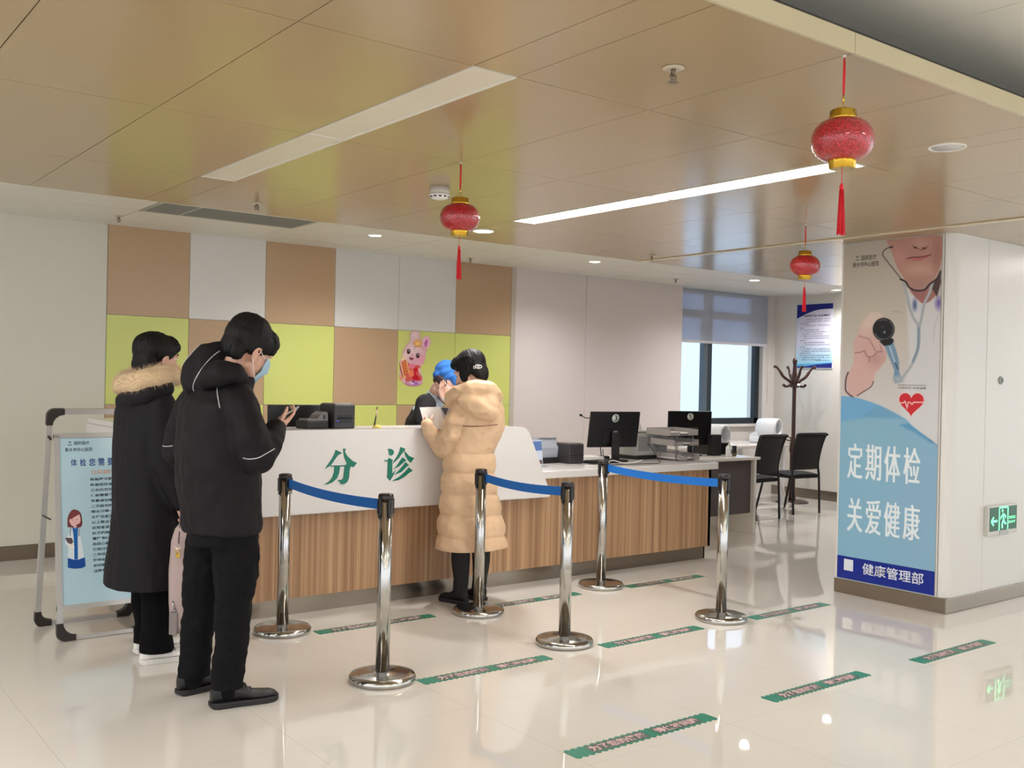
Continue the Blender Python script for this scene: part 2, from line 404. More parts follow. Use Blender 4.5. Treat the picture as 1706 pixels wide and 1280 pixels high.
# ---- ceiling fixtures
strips = {}
for (i, j), (x0, x1, y0, y1) in LIGHTS.items():
    lit = x0 > 3 or x0 < 1  # columns out of view are added lit, to brighten the room
    near = j == 1
    t = thing('ceiling_light', None, 'ceiling light', ((x0+x1)/2, (y0+y1)/2, ZT))
    inview = 1.5 < x0 < 4.5
    if inview:
        t['label'] = ('lit' if lit else 'unlit cream')+' strip light panel in the tan ceiling, '+('nearer' if near else 'farther')+' half of the '+('right' if lit else 'left')+' pair'
    else:
        t['label'] = 'unseen strip light panel of the tan ceiling, added to brighten the room'
    t['group'] = 'strip light panels in the tan ceiling'
    bm = NB(); f = .012
    for a in ((x0+g_, x0+f, y0+g_, y1-g_), (x1-f, x1-g_, y0+g_, y1-g_), (x0+f, x1-f, y0+g_, y0+f), (x0+f, x1-f, y1-f, y1-g_)): box(bm, *a, ZT-.003, ZT+.015)
    obj('light_frame', bm, mat('light_frame_white', (222, 216, 204), .35), t)
    bm = NB(); box(bm, x0+f, x1-f, y0+f, y1-f, ZT+.002, ZT+.008); obj('diffuser', bm, m_lit if lit else m_unlit, t)
def downlight(x, y, z, lit, label, r=.06):
    t = thing('downlight', label, 'downlight', (x, y, z), 'recessed downlights')
    bm = NB(); lathe(bm, [(r*.78, .012), (r*.82, 0), (r*.95, -.006), (r, -.004), (r, .0), (r*.9, .012)], (x, y, z), 32); obj('ring', bm, mat('downlight_ring', (236, 232, 224), .35), t)
    bm = NB(); lathe(bm, [(.001, -.004), (r*.80, -.004), (r*.80, -.001), (.001, -.001)], (x, y, z), 24)
    obj('lens', bm, mat('lit_lens', (255, 250, 240), .4, emit=(255, 244, 226), es=LENS) if lit else mat('unlit_lens', (200, 198, 194), .3), t)
    if lit:
        l = bpy.data.lights.new('downlight_lamp', 'SPOT'); l.energy = DOWN; l.color = (1, .98, .96); l.spot_size = 2.6; l.spot_blend = 1; l.shadow_soft_size = .05
        o = bpy.data.objects.new('downlight_lamp', l); C.objects.link(o); o.parent = t; o.location = (0, 0, -.02)
downlight(4.133, 7.255, ZW, 1, 'lit round downlight in the white ceiling left of the middle lantern')
downlight(6.585, 7.273, ZW, 1, 'lit round downlight in the white ceiling above the warm white wall')
downlight(8.965, 7.249, ZW, 1, 'lit round downlight in the white ceiling before the window')
downlight(11.4-.9, 7.249, ZW, 1, 'lit round downlight in the white ceiling near the right wall')
downlight(3.987, 5.533, ZT, 1, 'lit round downlight in the tan ceiling just right of the middle lantern', .075)
downlight(3.956, 2.215, ZT, 0, 'unlit round downlight in the tan ceiling right of the nearest lantern', .075)
# air grille
t = thing('air_vent', 'long grey louvred air vent in the white ceiling above the mosaic wall', 'air vent', (2.87, 7.11, ZW))
x0, x1, y0, y1 = 2.272, 3.468, 6.812, 7.408
bm = NB()
for a in ((x0, x1, y0, y0+.03), (x0, x1, y1-.03, y1), (x0, x0+.03, y0+.03, y1-.03), (x1-.03, x1, y0+.03, y1-.03), (x0+.28, x0+.30, y0+.03, y1-.03)): box(bm, *a, ZW-.003, ZW+.015)
obj('vent_frame', bm, mat('vent_frame_grey', (168, 164, 154), .4), t)
bm = NB()
for k in range(24):
    y = y0+.04+k*.0222; box(bm, x0+.03, x1-.03, -.002, .002, -.011, .011, M=Matrix.Translation((0, y, ZW+.008)) @ Matrix.Rotation(.7, 4, 'X'))
obj('louvres', bm, mat('vent_louvre_grey', (138, 136, 126), .4), t)
bm = NB(); box(bm, x0, x1, y0, y1, ZW+.05, ZW+.06); obj('duct', bm, mat('duct_grey', (96, 94, 88), .7), t)
def sprinkler(x, y, z, label, big=1):
    t = thing('sprinkler', label, 'sprinkler', (x, y, z-.04), 'ceiling sprinklers')
    bm = NB(); lathe(bm, [(.001, 0), (.032*big, 0), (.036*big, -.004), (.03*big, -.007), (.001, -.007)][::-1], (x, y, z), 20); obj('escutcheon', bm, mat('sprinkler_white', (200, 188, 164), .4), t)
    bm = NB(); tube(bm, [(x, y, z), (x, y, z-.028*big)], [.009*big, .007*big], 10)
    for s in (-1, 1): tube(bm, [(x+s*.006, y, z-.018*big), (x+s*.014*big, y, z-.03*big), (x+s*.004, y, z-.045*big)], .0025, 6)
    tube(bm, [(x, y, z-.02), (x, y, z-.045*big)], .002, 6)
    obj('sprinkler_head', bm, mat('sprinkler_brass', (120, 108, 92), .35, .8), t)
    bm = NB(); lathe(bm, [(.001, -.0485*big), (.017*big, -.0485*big), (.017*big, -.046*big), (.001, -.046*big)], (x, y, z), 14, smooth=False); obj('deflector', bm, mat('sprinkler_brass2', (150, 138, 120), .35, .8), t)
sprinkler(2.336, 2.229, ZT, 'brass sprinkler in the tan ceiling left of the nearest lantern', 1.0)
sprinkler(2.389, 5.585, ZT, 'small sprinkler in the tan ceiling above the air vent', .9)
sprinkler(5.683, 5.611, ZT, 'small sprinkler in the tan ceiling left of the farthest lantern', .9)
sprinkler(2.241, 7.781, ZW, 'small sprinkler in the white ceiling left of the air vent', .9)
sprinkler(5.581, 7.945, ZW, 'small sprinkler in the white ceiling above the last tan mosaic panel', .9)
sprinkler(8.306, 7.818, ZW, 'small sprinkler in the white ceiling beside the window blind', .9)
# smoke detector
t = thing('smoke_detector', 'white smoke detector on the tan ceiling left of the middle lantern', 'smoke detector', (2.91, 4.42, ZT-.05))
x, y = 2.905, 4.43
bm = NB(); lathe(bm, [(.001, 0), (.052, 0), (.052, -.03), (.048, -.036), (.001, -.036)], (x, y, ZT), 32); obj('base', bm, mat('detector_grey', (200, 192, 180), .4), t)
bm = NB(); lathe(bm, [(.001, -.036), (.05, -.036), (.055, -.044), (.05, -.056), (.032, -.064), (.001, -.064)], (x, y, ZT), 32); h = obj('sensor_head', bm, mat('detector_white', (235, 232, 228), .35), t)
bm = NB()
for k in range(12):
    a = 2*PI*k/12; box(bm, -.007, .007, -.002, .002, -.004, .004, M=Matrix.Translation((x+.0505*math.cos(a), y+.0505*math.sin(a), ZT-.0525)) @ Matrix.Rotation(a+PI/2, 4, 'Z'))
obj('slots', bm, m_black, h)

# ---- lanterns
def lantern(x, y, label):
    t = thing('hanging_lantern', label, 'lantern', (x, y, 2.12), 'red hanging lanterns')
    prof = []
    for k in range(25):
        a = -PI/2+PI*k/24; rr = .093*math.cos(a)**.75 if abs(math.cos(a)) > 1e-6 else 0
        z = 2.193+.068*math.sin(a)
        if rr > .034: prof.append((rr, z))
    bm = NB(); t_ = bmesh.new(); n = 56
    # dimpled glassy body: rows of small facets
    rows_ = 24; rings = []
    for k in range(rows_+1):
        a = -1.22+2.44*k/rows_; rings.append([(.093*math.cos(a)**.72, 2.193+.0655*math.sin(a)/math.sin(1.22)*.96)]*n)
    VR = []
    for k, ring in enumerate(rings):
        row = []
        for i, (r, z) in enumerate(ring):
            a = 2*PI*i/n; rr = r; row.append(t_.verts.new((x+rr*math.cos(a), y+rr*math.sin(a), z)))
        VR.append(row)
    for a, b in zip(VR, VR[1:]):
        for i in range(n): t_.faces.new([a[i], a[(i+1) % n], b[(i+1) % n], b[i]]).smooth = True
    t_.faces.new(VR[0][::-1]); t_.faces.new(VR[-1]); merge(bm, t_)
    obj('lantern_body', bm, m_redglass, t)
    bm = NB(); lathe(bm, [(.02, 2.252), (.043, 2.252), (.041, 2.262), (.038, 2.266), (.038, 2.281), (.034, 2.284), (.02, 2.284)], (x, y, 0), 40, flute=.03, nf=20); obj('top_cap', bm, m_gold, t)
    bm = NB(); lathe(bm, [(.03, 2.132), (.043, 2.133), (.040, 2.126), (.038, 2.108), (.036, 2.106), (.03, 2.106)], (x, y, 0), 40, flute=.04, nf=16); obj('bottom_cap', bm, m_gold, t)
    bm = NB()
    for s in (-1, 1):
        tube(bm, [(x+s*.028, y, 2.282), (x+s*.012, y, 2.298), (x, y, 2.306)], .0012, 6)
    tube(bm, [(x, y, 2.305), (x, y, 2.33)], .003, 6); obj('hanger', bm, m_gold, t)
    bm = NB(); tube(bm, [(x+.002, y, 2.33), (x+.004, y, 2.40), (x+.001, y, ZT-.01)], .0022, 6); tube(bm, [(x-.002, y, 2.33), (x-.003, y, 2.38), (x-.001, y, ZT-.01)], .0022, 6)
    obj('cord', bm, m_redsilk, t)
    bm = NB(); lathe(bm, [(.001, 0), (.007, -.001), (.006, -.004), (.001, -.006)][::-1], (x, y, ZT), 12); obj('hook', bm, m_white, t)
    bm = NB(); tube(bm, [(x, y, 2.106), (x, y, 2.06)], .0012, 6)
    obj('tassel_cord', bm, m_redsilk, t)
    bm = NB()
    tube(bm, [(x, y, 2.062), (x, y, 2.052), (x, y, 2.040)], [.003, .0065, .006], 12)
    rnd = random.Random(3)
    for k in range(36):
        a = rnd.uniform(0, 2*PI); r1 = .006*rnd.random()**.5; r2 = r1*2.1
        tube(bm, [(x+r1*math.cos(a), y+r1*math.sin(a), 2.045), (x+r2*.8*math.cos(a), y+r2*.8*math.sin(a), 1.97), (x+r2*math.cos(a), y+r2*math.sin(a), 1.905+.006*rnd.random())], .0013, 4)
    obj('tassel', bm, m_redsilk, t)
    return t
l1 = lantern(2.633, 1.808, 'red and gold lantern hanging nearest, at the edge of the tan ceiling')
l2 = dup(l1, loc=(2.637, 3.848, l1.location.z), label='middle red and gold lantern, hanging beside the smoke detector')
l3 = dup(l1, loc=(5.242, 3.850, l1.location.z), label='farthest and smallest looking red lantern, hanging before the wall poster')
# ------------------------------------------------------------------ reception counter
def wood_mat():
    M = mat('striped_walnut_laminate', (170, 128, 92), .35, 0, .4, .02)
    nt = M.node_tree; N = nt.nodes; L = nt.links; b = N['Principled BSDF']
    geo = N.new('ShaderNodeNewGeometry'); mp = N.new('ShaderNodeMapping'); mp.inputs['Scale'].default_value = (38, 38, .25)
    L.new(geo.outputs['Position'], mp.inputs['Vector'])
    n = N.new('ShaderNodeTexNoise'); n.inputs['Scale'].default_value = 1; n.inputs['Detail'].default_value = 5; n.inputs['Roughness'].default_value = .7; L.new(mp.outputs[0], n.inputs['Vector'])
    r = N.new('ShaderNodeValToRGB'); e = r.color_ramp.elements
    e[0].position = .33; e[0].color = lin((146, 110, 80)); e[1].position = .68; e[1].color = lin((206, 170, 134))
    k = e.new(.5); k.color = lin((176, 138, 104))
    L.new(n.outputs['Fac'], r.inputs[0]); L.new(r.outputs[0], b.inputs['Base Color']); return M
m_wood = wood_mat()
m_fascia = mat('counter_white_surface', (226, 222, 220), .2, 0, .5, .012, scale=1)
CF = 5.5
ct = thing('reception_counter', 'long wood-striped reception counter with a raised white front panel', 'reception counter', (3.95, 5.9, 0))
bm = NB(); box(bm, 1.93, 6.39, CF+.07, CF+.10, .105, .76); box(bm, 6.36, 6.39, CF+.07, 6.25, .105, .76); box(bm, 1.93, 1.96, CF+.07, 7.20, .105, .76)
obj('wood_front', bm, m_wood, ct)
bm = NB(); box(bm, 1.96, 6.36, CF+.10, CF+.115, 0, .105); box(bm, 6.345, 6.36, CF+.1, 6.25, 0, .105); box(bm, 1.955, 1.97, CF+.1, 7.19, 0, .105); obj('kick_plate', bm, m_steel, ct)
bm = NB(); box(bm, 4.3, 6.40, CF+.0, 6.25, .745, .80, .006); box(bm, 2.26, 4.3, 5.86, 6.25, .745, .80); obj('work_surface', bm, m_fascia, ct)
# raised front: slanted right end with a rounded upper corner
sh = [(1.90, .617), (4.575, .617), (4.588, .628), (4.59, .64), (4.40, 1.045), (4.385, 1.08), (4.36, 1.103), (4.32, 1.117), (4.28, 1.12), (1.90, 1.12)]
bm = NB(); prism(bm, [(x, CF-.02, z) for x, z in sh], (0, .06, 0))
bmesh.ops.bevel(bm, geom=[e for e in bm.edges if abs(e.verts[0].co.y-e.verts[1].co.y) < 1e-5 and e.verts[0].co.y < CF], offset=.006, segments=2, affect='EDGES')
obj('raised_front', bm, m_fascia, ct)
bm = NB(); box(bm, 1.90, 4.30, CF+.0, CF+.36, 1.085, 1.12, .006); box(bm, 1.90, 2.26, CF+.36, 7.24, 1.085, 1.12, .006); obj('ledge', bm, m_fascia, ct)
bm = NB(); box(bm, 1.895, 1.925, CF+.04, 7.24, .617, 1.085); box(bm, 4.24, 4.27, CF+.04, CF+.34, .80, 1.085); box(bm, 1.92, 4.25, CF+.32, CF+.34, .8, 1.085); obj('ledge_support', bm, m_fascia, ct)
# green lettering in brush-stroke shapes, traced on the panel front
m_green = mat('green_letter_acrylic', (12, 116, 94), .3)
def on_front(X, Y, e=0): return pl(520+X/8.979, 730+Y/8.979, 1, CF-.02-e)
fen = [[(350, 175), (445, 222), (380, 262), (275, 412), (190, 458), (215, 425), (300, 300), (335, 225)],
       [(462, 157), (508, 165), (490, 185), (492, 215), (530, 275), (600, 340), (668, 374), (640, 405), (618, 438), (575, 425), (520, 385), (478, 290), (466, 220)],
       [(275, 412), (500, 405), (520, 380), (578, 415), (560, 470), (548, 600), (525, 655), (480, 688), (425, 690), (415, 660), (375, 628), (440, 628), (465, 600), (485, 424), (415, 428), (402, 520), (370, 600), (300, 665), (230, 692), (182, 696), (250, 650), (300, 590), (330, 500), (330, 426), (278, 430)]]
zhen = [[(1130, 165), (1160, 158), (1200, 172), (1222, 205), (1210, 245), (1178, 266), (1150, 248), (1145, 200)],
        [(1078, 332), (1135, 330), (1130, 318), (1152, 298), (1210, 332), (1195, 350), (1197, 535), (1248, 480), (1205, 570), (1160, 640), (1128, 595), (1114, 575), (1125, 560), (1130, 350), (1080, 348)],
        [(1318, 135), (1392, 160), (1375, 190), (1320, 260), (1290, 305), (1205, 382), (1225, 335), (1270, 270), (1305, 195)],
        [(1375, 190), (1400, 215), (1450, 270), (1525, 300), (1500, 330), (1472, 372), (1430, 330), (1395, 270)],
        [(1350, 290), (1408, 330), (1380, 352), (1300, 420), (1218, 465), (1270, 405), (1320, 330)],
        [(1395, 362), (1447, 405), (1420, 420), (1330, 510), (1230, 548), (1290, 490), (1350, 420)],
        [(1445, 440), (1503, 488), (1450, 520), (1380, 580), (1290, 630), (1192, 644), (1300, 580), (1390, 500)]]
for ch in (fen, zhen):
    bm = NB()
    for k, p in enumerate(ch): prism(bm, [on_front(x, y, .0003*k) for x, y in p], (0, -.004, 0))
    obj('green_lettering', bm, m_green, ct, norm=True)


# ------------------------------------------------------------------ second desk
dk = thing('office_desk', 'white office desk with a dark modesty panel past the counter end', 'desk', (7.15, 6.6, 0))
bm = NB(); box(bm, 6.44, 7.87, 6.24, 6.95, .718, .745, .004); obj('desktop', bm, m_white, dk)
for x in (6.46, 7.80):
    bm = NB(); box(bm, x, x+.035, 6.26, 6.93, 0, .718); obj('side_panel', bm, m_white, dk)
bm = NB(); box(bm, 6.495, 7.80, 6.30, 6.32, .2, .718); obj('modesty_panel', bm, mat('modesty_grey', (86, 78, 78), .5), dk)
dk2 = thing('side_table', 'white table below the window holding the white machines', 'table', (9.3, 7.95, 0))
bm = NB(); box(bm, 8.3, 10.06, 7.55, 8.30, .70, .735, .004); obj('tabletop', bm, m_white, dk2)
for x, y in ((8.35, 7.6), (10.0, 7.6), (8.35, 8.25), (10.0, 8.25)):
    bm = NB(); box(bm, x-.02, x+.02, y-.02, y+.02, 0, .70); obj('leg', bm, mat('leg_white', (225, 225, 228), .35), dk2)
# ------------------------------------------------------------------ things on the counter
ZS = .80
def gp(px, py, z): return pl(px, py, 2, z)
def R3(x, y, z, a=0): return Matrix.Translation((x, y, z)) @ Matrix.Rotation(a, 4, 'Z')
def monitor(x, y, z, ang, w, h, zb, label, num=None, tilt=.17):
    """back of the screen faces local -y"""
    M = R3(x, y, z, ang); T_ = M @ Matrix.Translation((0, 0, zb+h/2)) @ Matrix.Rotation(tilt, 4, 'X')
    t = thing('computer_monitor', label, 'monitor', (x, y, z), None)
    bm = NB(); box(bm, -w/2, w/2, -.012, .008, -h/2, h/2, .004, M=T_); box(bm, -w*.2, w*.2, -.018, -.01, -h*.40, h*.02, .006, M=T_); obj('screen_housing', bm, m_black, t)
    bm = NB(); box(bm, -w/2+.012, w/2-.012, .0081, .0095, -h/2+.02, h/2-.012, M=T_); obj('screen', bm, mat('screen_glass', (30, 34, 40), .12), t)
    bm = NB(); box(bm, -.035, .035, -.045, -.025, 0, zb+h*.42, .006, M=M); obj('stand_neck', bm, m_black2, t)
    bm = NB(); lathe(bm, [(.001, 0), (.11, 0), (.112, .006), (.10, .012), (.001, .014)], n=32, M=M @ Matrix.Translation((0, -.03, 0))); obj('stand_base', bm, m_black2, t)
    bm = NB(); box(bm, -.02, .02, -.0315, -.0305, -h*.08, -h*.02, M=T_); obj('maker_badge', bm, mat('badge_silver', (170, 168, 165), .3, .6), t)
    if num:
        bm = NB(); lathe(bm, [(.001, 0), (.034, 0), (.034, .0008), (.001, .0008)], n=32, M=T_ @ Matrix.Translation((0, -.0125, h*.5-.052)) @ Matrix.Rotation(PI/2, 4, 'X')); s = obj('number_sticker', bm, mat('sticker_white', (205, 212, 205), .4), t)
        q = lambda u, v: T_ @ Vector((u, -.0136, h*.5-.052+v))
        text('number', num, mat('sticker_ink', (52, 60, 66), .5), q(-.014, -.024), q(.014, -.024), q(-.014, .024), s, bold=.01, depth=.0003)
    return t
a0 = math.radians(-12)
monitor(5.66, 5.98, ZS, a0, .465, .295, .11, 'black monitor with a round number 3 sticker, facing away on the counter', '3')
monitor(7.33, 6.68, .745, math.radians(-18), .475, .33, .10, 'black monitor with a round number 5 sticker on the desk behind', '5', .04)
# laser printer
t = thing('laser_printer', 'large grey laser printer right of the monitor marked 3', 'printer', (6.05, 6.0, ZS))
M = R3(6.14, 6.14, ZS, math.radians(2))
m_pg = mat('printer_grey', (176, 174, 172), .45)
bm = NB(); box(bm, -.22, .17, -.15, .09, .03, .22, .014, M=M); obj('printer_body', bm, m_pg, t)
bm = NB(); box(bm, -.21, .16, -.155, .09, .0, .03, .004, M=M); obj('printer_base', bm, m_black2, t)
bm = NB(); box(bm, -.16, .12, -.12, .08, .218, .232, .004, M=M @ Matrix.Rotation(.06, 4, 'Y')); obj('output_tray', bm, mat('printer_lid', (190, 188, 184), .4), t)
bm = NB(); box(bm, -.15, .09, -.11, .07, .233, .236, M=M @ Matrix.Rotation(.06, 4, 'Y')); obj('paper_sheet', bm, mat('paper', (236, 234, 230), .7), t)
bm = NB()
for k in range(5): box(bm, .0, .14, -.1515, -.1500, .10+.012*k, .105+.012*k, M=M)
box(bm, -.05, .14, -.1525, -.15, .07, .075, M=M); box(bm, -.19, -.06, -.1525, -.15, .07, .19, M=M); obj('vent_slots', bm, mat('printer_shade', (140, 138, 138), .5), t)
bm = NB(); box(bm, -.12, .1, -.004, .004, 0, .12, M=M @ Matrix.Translation((0, .085, .21)) @ Matrix.Rotation(-.35, 4, 'X')); obj('feed_support', bm, mat('paper_support', (205, 200, 196), .4), t)
# black label printer
def box_printer(x, y, z, a, w, d, h, label, lab2=None):
    t = thing('label_printer', label, 'printer', (x, y, z)); M = R3(x, y, z, a)
    bm = NB(); box(bm, -w/2, w/2, -d/2, d/2, 0, h, .008, M=M); obj('housing', bm, mat('printer_charcoal', (52, 48, 50), .4), t)
    bm = NB(); box(bm, -w/2+.004, w/2-.004, -d/2-.002, -d/2+.002, h*.42, h*.45, M=M); box(bm, -w/2-.001, w/2+.001, -d/2+.02, d/2-.01, h*.60, h*.615, M=M); obj('seam', bm, m_black, t)
    bm = NB(); box(bm, -w/2+.01, w/2-.01, -d/2+.015, d/2-.01, h-.002, h+.006, .003, M=M); obj('lid', bm, mat('printer_lid_grey', (110, 100, 100), .3), t)
    return t, M
box_printer(5.18, 5.98, ZS, math.radians(2), .155, .19, .155, 'small charcoal label printer left of the monitor marked 3')
# ticket printer on the raised ledge
t, M = box_printer(2.985, 5.67, 1.12, math.radians(0), .145, .20, .15, 'black receipt printer on the raised ledge above the green lettering')
bm = NB(); box(bm, -.045, .045, -.1035, -.1, .04, .048, M=M); box(bm, -.05, .05, -.102, -.0995, .036, .085, M=M); obj('paper_slot', bm, m_black, t)
bm = NB(); box(bm, -.052, -.046, -.1045, -.101, .045, .05, M=M); obj('status_light', bm, mat('blue_led', (90, 90, 255), .4, emit=(70, 70, 255), es=2), t)
# card reader behind
t = thing('receipt_cutter', 'low dark scanner with a grey curved cover beside the receipt printer', 'scanner', (2.84, 5.62, 1.12)); M = R3(2.83, 5.66, 1.12, .05)
bm = NB(); box(bm, -.10, .055, -.07, .07, 0, .05, .008, M=M); obj('base', bm, m_black2, t)
bm = NB(); pts = [(-.09, .05), (-.085, .062), (-.02, .06), (.0, .085), (.03, .105), (.05, .10), (.055, .05)]
prism(bm, [M @ Vector((x, -.06, z)) for x, z in pts], M.to_3x3() @ Vector((0, .11, 0))); obj('cover', bm, mat('cover_grey', (112, 108, 108), .35), t)
bm = NB(); box(bm, .02, .034, -.062, -.058, .06, .085, M=M); obj('slot', bm, m_black, t)
# dark monitor lying lower behind ledge (top edge seen)
t = thing('desk_screen', 'wide dark screen seen from behind at the left end of the ledge', 'monitor', (2.9, 6.0, .80)); M = R3(2.83, 5.98, .80, -.02)
bm = NB(); box(bm, -.17, .33, -.012, .012, .10, .455, .004, M=M); obj('screen_housing', bm, m_black, t)
bm = NB(); box(bm, .05, .11, -.03, -.012, 0, .3, M=M); obj('stand_neck', bm, m_black2, t)
bm = NB(); box(bm, -.02, .18, -.1, .08, 0, .012, .004, M=M); obj('stand_base', bm, m_black2, t)
# gooseneck pen on yellow base
t = thing('pen_stand', 'chained pen standing on a round yellow base on the ledge', 'pen', (3.22, 5.6, 1.12)); x, y = 3.225, 5.60
bm = NB(); lathe(bm, [(.001, 0), (.028, 0), (.029, .008), (.02, .018), (.001, .02)], (x+.008, y, 1.12), 24); obj('base', bm, mat('pen_base_yellow', (226, 206, 110), .3), t)
bm = NB(); tube(bm, [(x-.012, y, 1.135), (x-.006, y, 1.17), (x+.002, y, 1.21), (x+.006, y, 1.255)], [.006, .0045, .004, .003], 8); obj('pen_barrel', bm, m_black, t)
bm = NB(); tube(bm, [(x+.001, y-.001, 1.19), (x+.005, y-.001, 1.235)], .0047, 8); obj('pen_grip', bm, mat('pen_cream', (240, 215, 190), .3), t)
# second dark holder at the right end
t = thing('pen_holder', 'small dark holder on a pale base at the right end of the ledge', 'pen holder', (4.2, 5.62, 1.12)); x, y = 4.235, 5.62
bm = NB(); box(bm, x-.03, x+.03, y-.03, y+.03, 1.12, 1.13, .003); obj('base', bm, mat('holder_base', (220, 205, 150), .4), t)
bm = NB(); box(bm, x-.012, x+.022, y-.012, y+.012, 1.13, 1.225, .003); obj('holder', bm, m_black, t)
bm = NB(); tube(bm, [(x-.008, y, 1.22), (x-.006, y, 1.262)], .004, 8); obj('pen', bm, m_black, t)
# acrylic leaflet holder
t = thing('leaflet_stand', 'clear acrylic stand holding a blue leaflet at the left of the work surface', 'leaflet stand', (4.74, 5.75, ZS)); M = R3(4.70, 5.80, ZS, math.radians(8)) @ Matrix.Rotation(-.12, 4, 'X')
bm = NB(); box(bm, -.10, .085, -.004, .004, .0, .20, .002, M=M); box(bm, -.10, .085, -.06, .01, 0, .004, M=R3(4.70, 5.80, ZS, math.radians(8))); obj('acrylic_panel', bm, mat('clear_acrylic', (225, 232, 235), .1, trans=.3), t)
bm = NB(); box(bm, -.095, .08, -.0065, -.0045, .01, .195, M=M); lf = obj('leaflet', bm, mat('leaflet_paper', (206, 216, 232), .5), t)
bm = NB(); box(bm, -.093, .078, -.0075, -.0068, .12, .19, M=M); obj('leaflet_print', bm, mat('leaflet_blue', (92, 122, 180), .5), lf)
bm = NB(); box(bm, .0, .075, -.0075, -.0068, .02, .05, M=M); obj('leaflet_print', bm, mat('leaflet_brown', (110, 92, 96), .5), lf)
# grey document scanner
t = thing('document_scanner', 'light grey upright document scanner between the leaflet and label printer', 'scanner', (5.0, 6.03, ZS)); M = R3(5.03, 6.10, ZS, math.radians(2))
bm = NB(); prism(bm, [M @ Vector(v) for v in ((-.11, -.08, .04), (-.11, -.09, .12), (-.11, -.03, .195), (-.11, .05, .195), (-.11, .08, .04))], M.to_3x3() @ Vector((.20, 0, 0))); obj('scanner_body', bm, mat('scanner_grey', (170, 176, 186), .4), t)
bm = NB(); box(bm, -.11, .10, -.10, .09, 0, .045, .005, M=M); obj('scanner_base', bm, m_black2, t)
bm = NB(); box(bm, -.10, .09, -.05, .06, .193, .20, .003, M=M); obj('lid', bm, mat('scanner_lid', (165, 160, 168), .4), t)
# letter trays
def tray(bm, M, w=.25, d=.32, h=.05):
    box(bm, -w/2, w/2, -d/2, d/2, 0, .003, M=M); box(bm, -w/2, w/2, d/2-.003, d/2, 0, h, M=M)
    for s in (-1, 1): box(bm, s*w/2-.0015, s*w/2+.0015, -d/2, d/2, 0, h, M=M)
    box(bm, -w/2, -w*.15, -d/2, -d/2+.003, 0, h*.6, M=M); box(bm, w*.15, w/2, -d/2, -d/2+.003, 0, h*.6, M=M)
t = thing('letter_tray', 'stack of clear letter trays on metal posts at the counter end', 'letter tray', (6.2, 5.9, ZS))
m_tr = mat('smoky_clear_plastic', (205, 198, 196), .15, trans=.45)
M0 = R3(6.18, 5.745, ZS, math.radians(3))
M0 = R3(6.25, 5.82, ZS, math.radians(3))
for k, (dz, dx, dy, s) in enumerate(((.01, .03, 0, .9), (.13, -.02, .0, 1.15), (.215, -.05, .0, 1.3))):
    bm = NB(); tray(bm, M0 @ Matrix.Translation((dx, dy+.02, dz)) @ Matrix.Rotation(.03, 4, 'X'), w=.27*s, d=.26); obj('tray', bm, m_tr, t)
bm = NB()
for x, y in ((-.11, .1), (.11, .1), (-.11, -.07), (.11, -.07)): tube(bm, [M0 @ Vector((x, y, 0)), M0 @ Vector((x, y, .22))], .004, 8)
obj('tray_posts', bm, mat('tray_post_grey', (140, 140, 145), .3, .6), t)
for k, dz in enumerate((.018, .140, .225)):
    bm = NB()
    for q in range(3): box(bm, -.10, .09, -.09, .12, dz+.003*q, dz+.003*q+.0022, M=M0 @ Matrix.Rotation(.05*(q-1), 4, 'Z'))
    tag(obj('paper_stack', bm, mat('paper', (236, 234, 230), .7)), ('lowest', 'middle', 'top')[k]+' small pile of papers lying in the clear letter trays', 'papers', 'papers in the letter trays')
# papers & keyboard behind monitor
bm = NB(); box(bm, 5.36, 5.60, 6.02, 6.2, ZS, ZS+.035, .002); tag(obj('paper_stack', bm, mat('paper', (236, 234, 230), .7)), 'white stack of paper on the counter behind the monitor marked 3', 'papers')
bm = NB(); box(bm, 5.28, 5.62, 5.80, 5.93, ZS, ZS+.018, .004); kb = obj('keyboard', bm, m_black2); tag(kb, 'black keyboard lying before the monitor marked 3', 'keyboard')
bm = NB()
for i in range(14):
    for j in range(5): box(bm, 5.295+i*.0225, 5.313+i*.0225, 5.81+j*.022, 5.828+j*.022, ZS+.018, ZS+.023)
obj('keys', bm, m_black, kb)
# microphone
t = thing('desk_microphone', 'thin black gooseneck microphone behind the monitor marked 3', 'microphone', (5.72, 6.1, ZS)); mt_ = pl(968, 692, 1, 6.12)
bm = NB(); tube(bm, catmull([(5.66, 6.12, ZS+.02), (5.63, 6.12, ZS+.2), (5.58, 6.12, ZS+.33), (mt_.x+.05, 6.12, mt_.z-.022), (mt_.x+.01, 6.12, mt_.z-.003)]), .004, 8); obj('gooseneck', bm, m_black, t)
bm = NB(); tube(bm, [(mt_.x+.014, 6.12, mt_.z-.005), (mt_.x, 6.12, mt_.z), (mt_.x-.012, 6.12, mt_.z+.003)], [.006, .011, .008], 12); obj('microphone_head', bm, m_black, t)
bm = NB(); box(bm, 5.62, 5.72, 6.08, 6.18, ZS, ZS+.03, .006); obj('microphone_base', bm, m_black2, t)
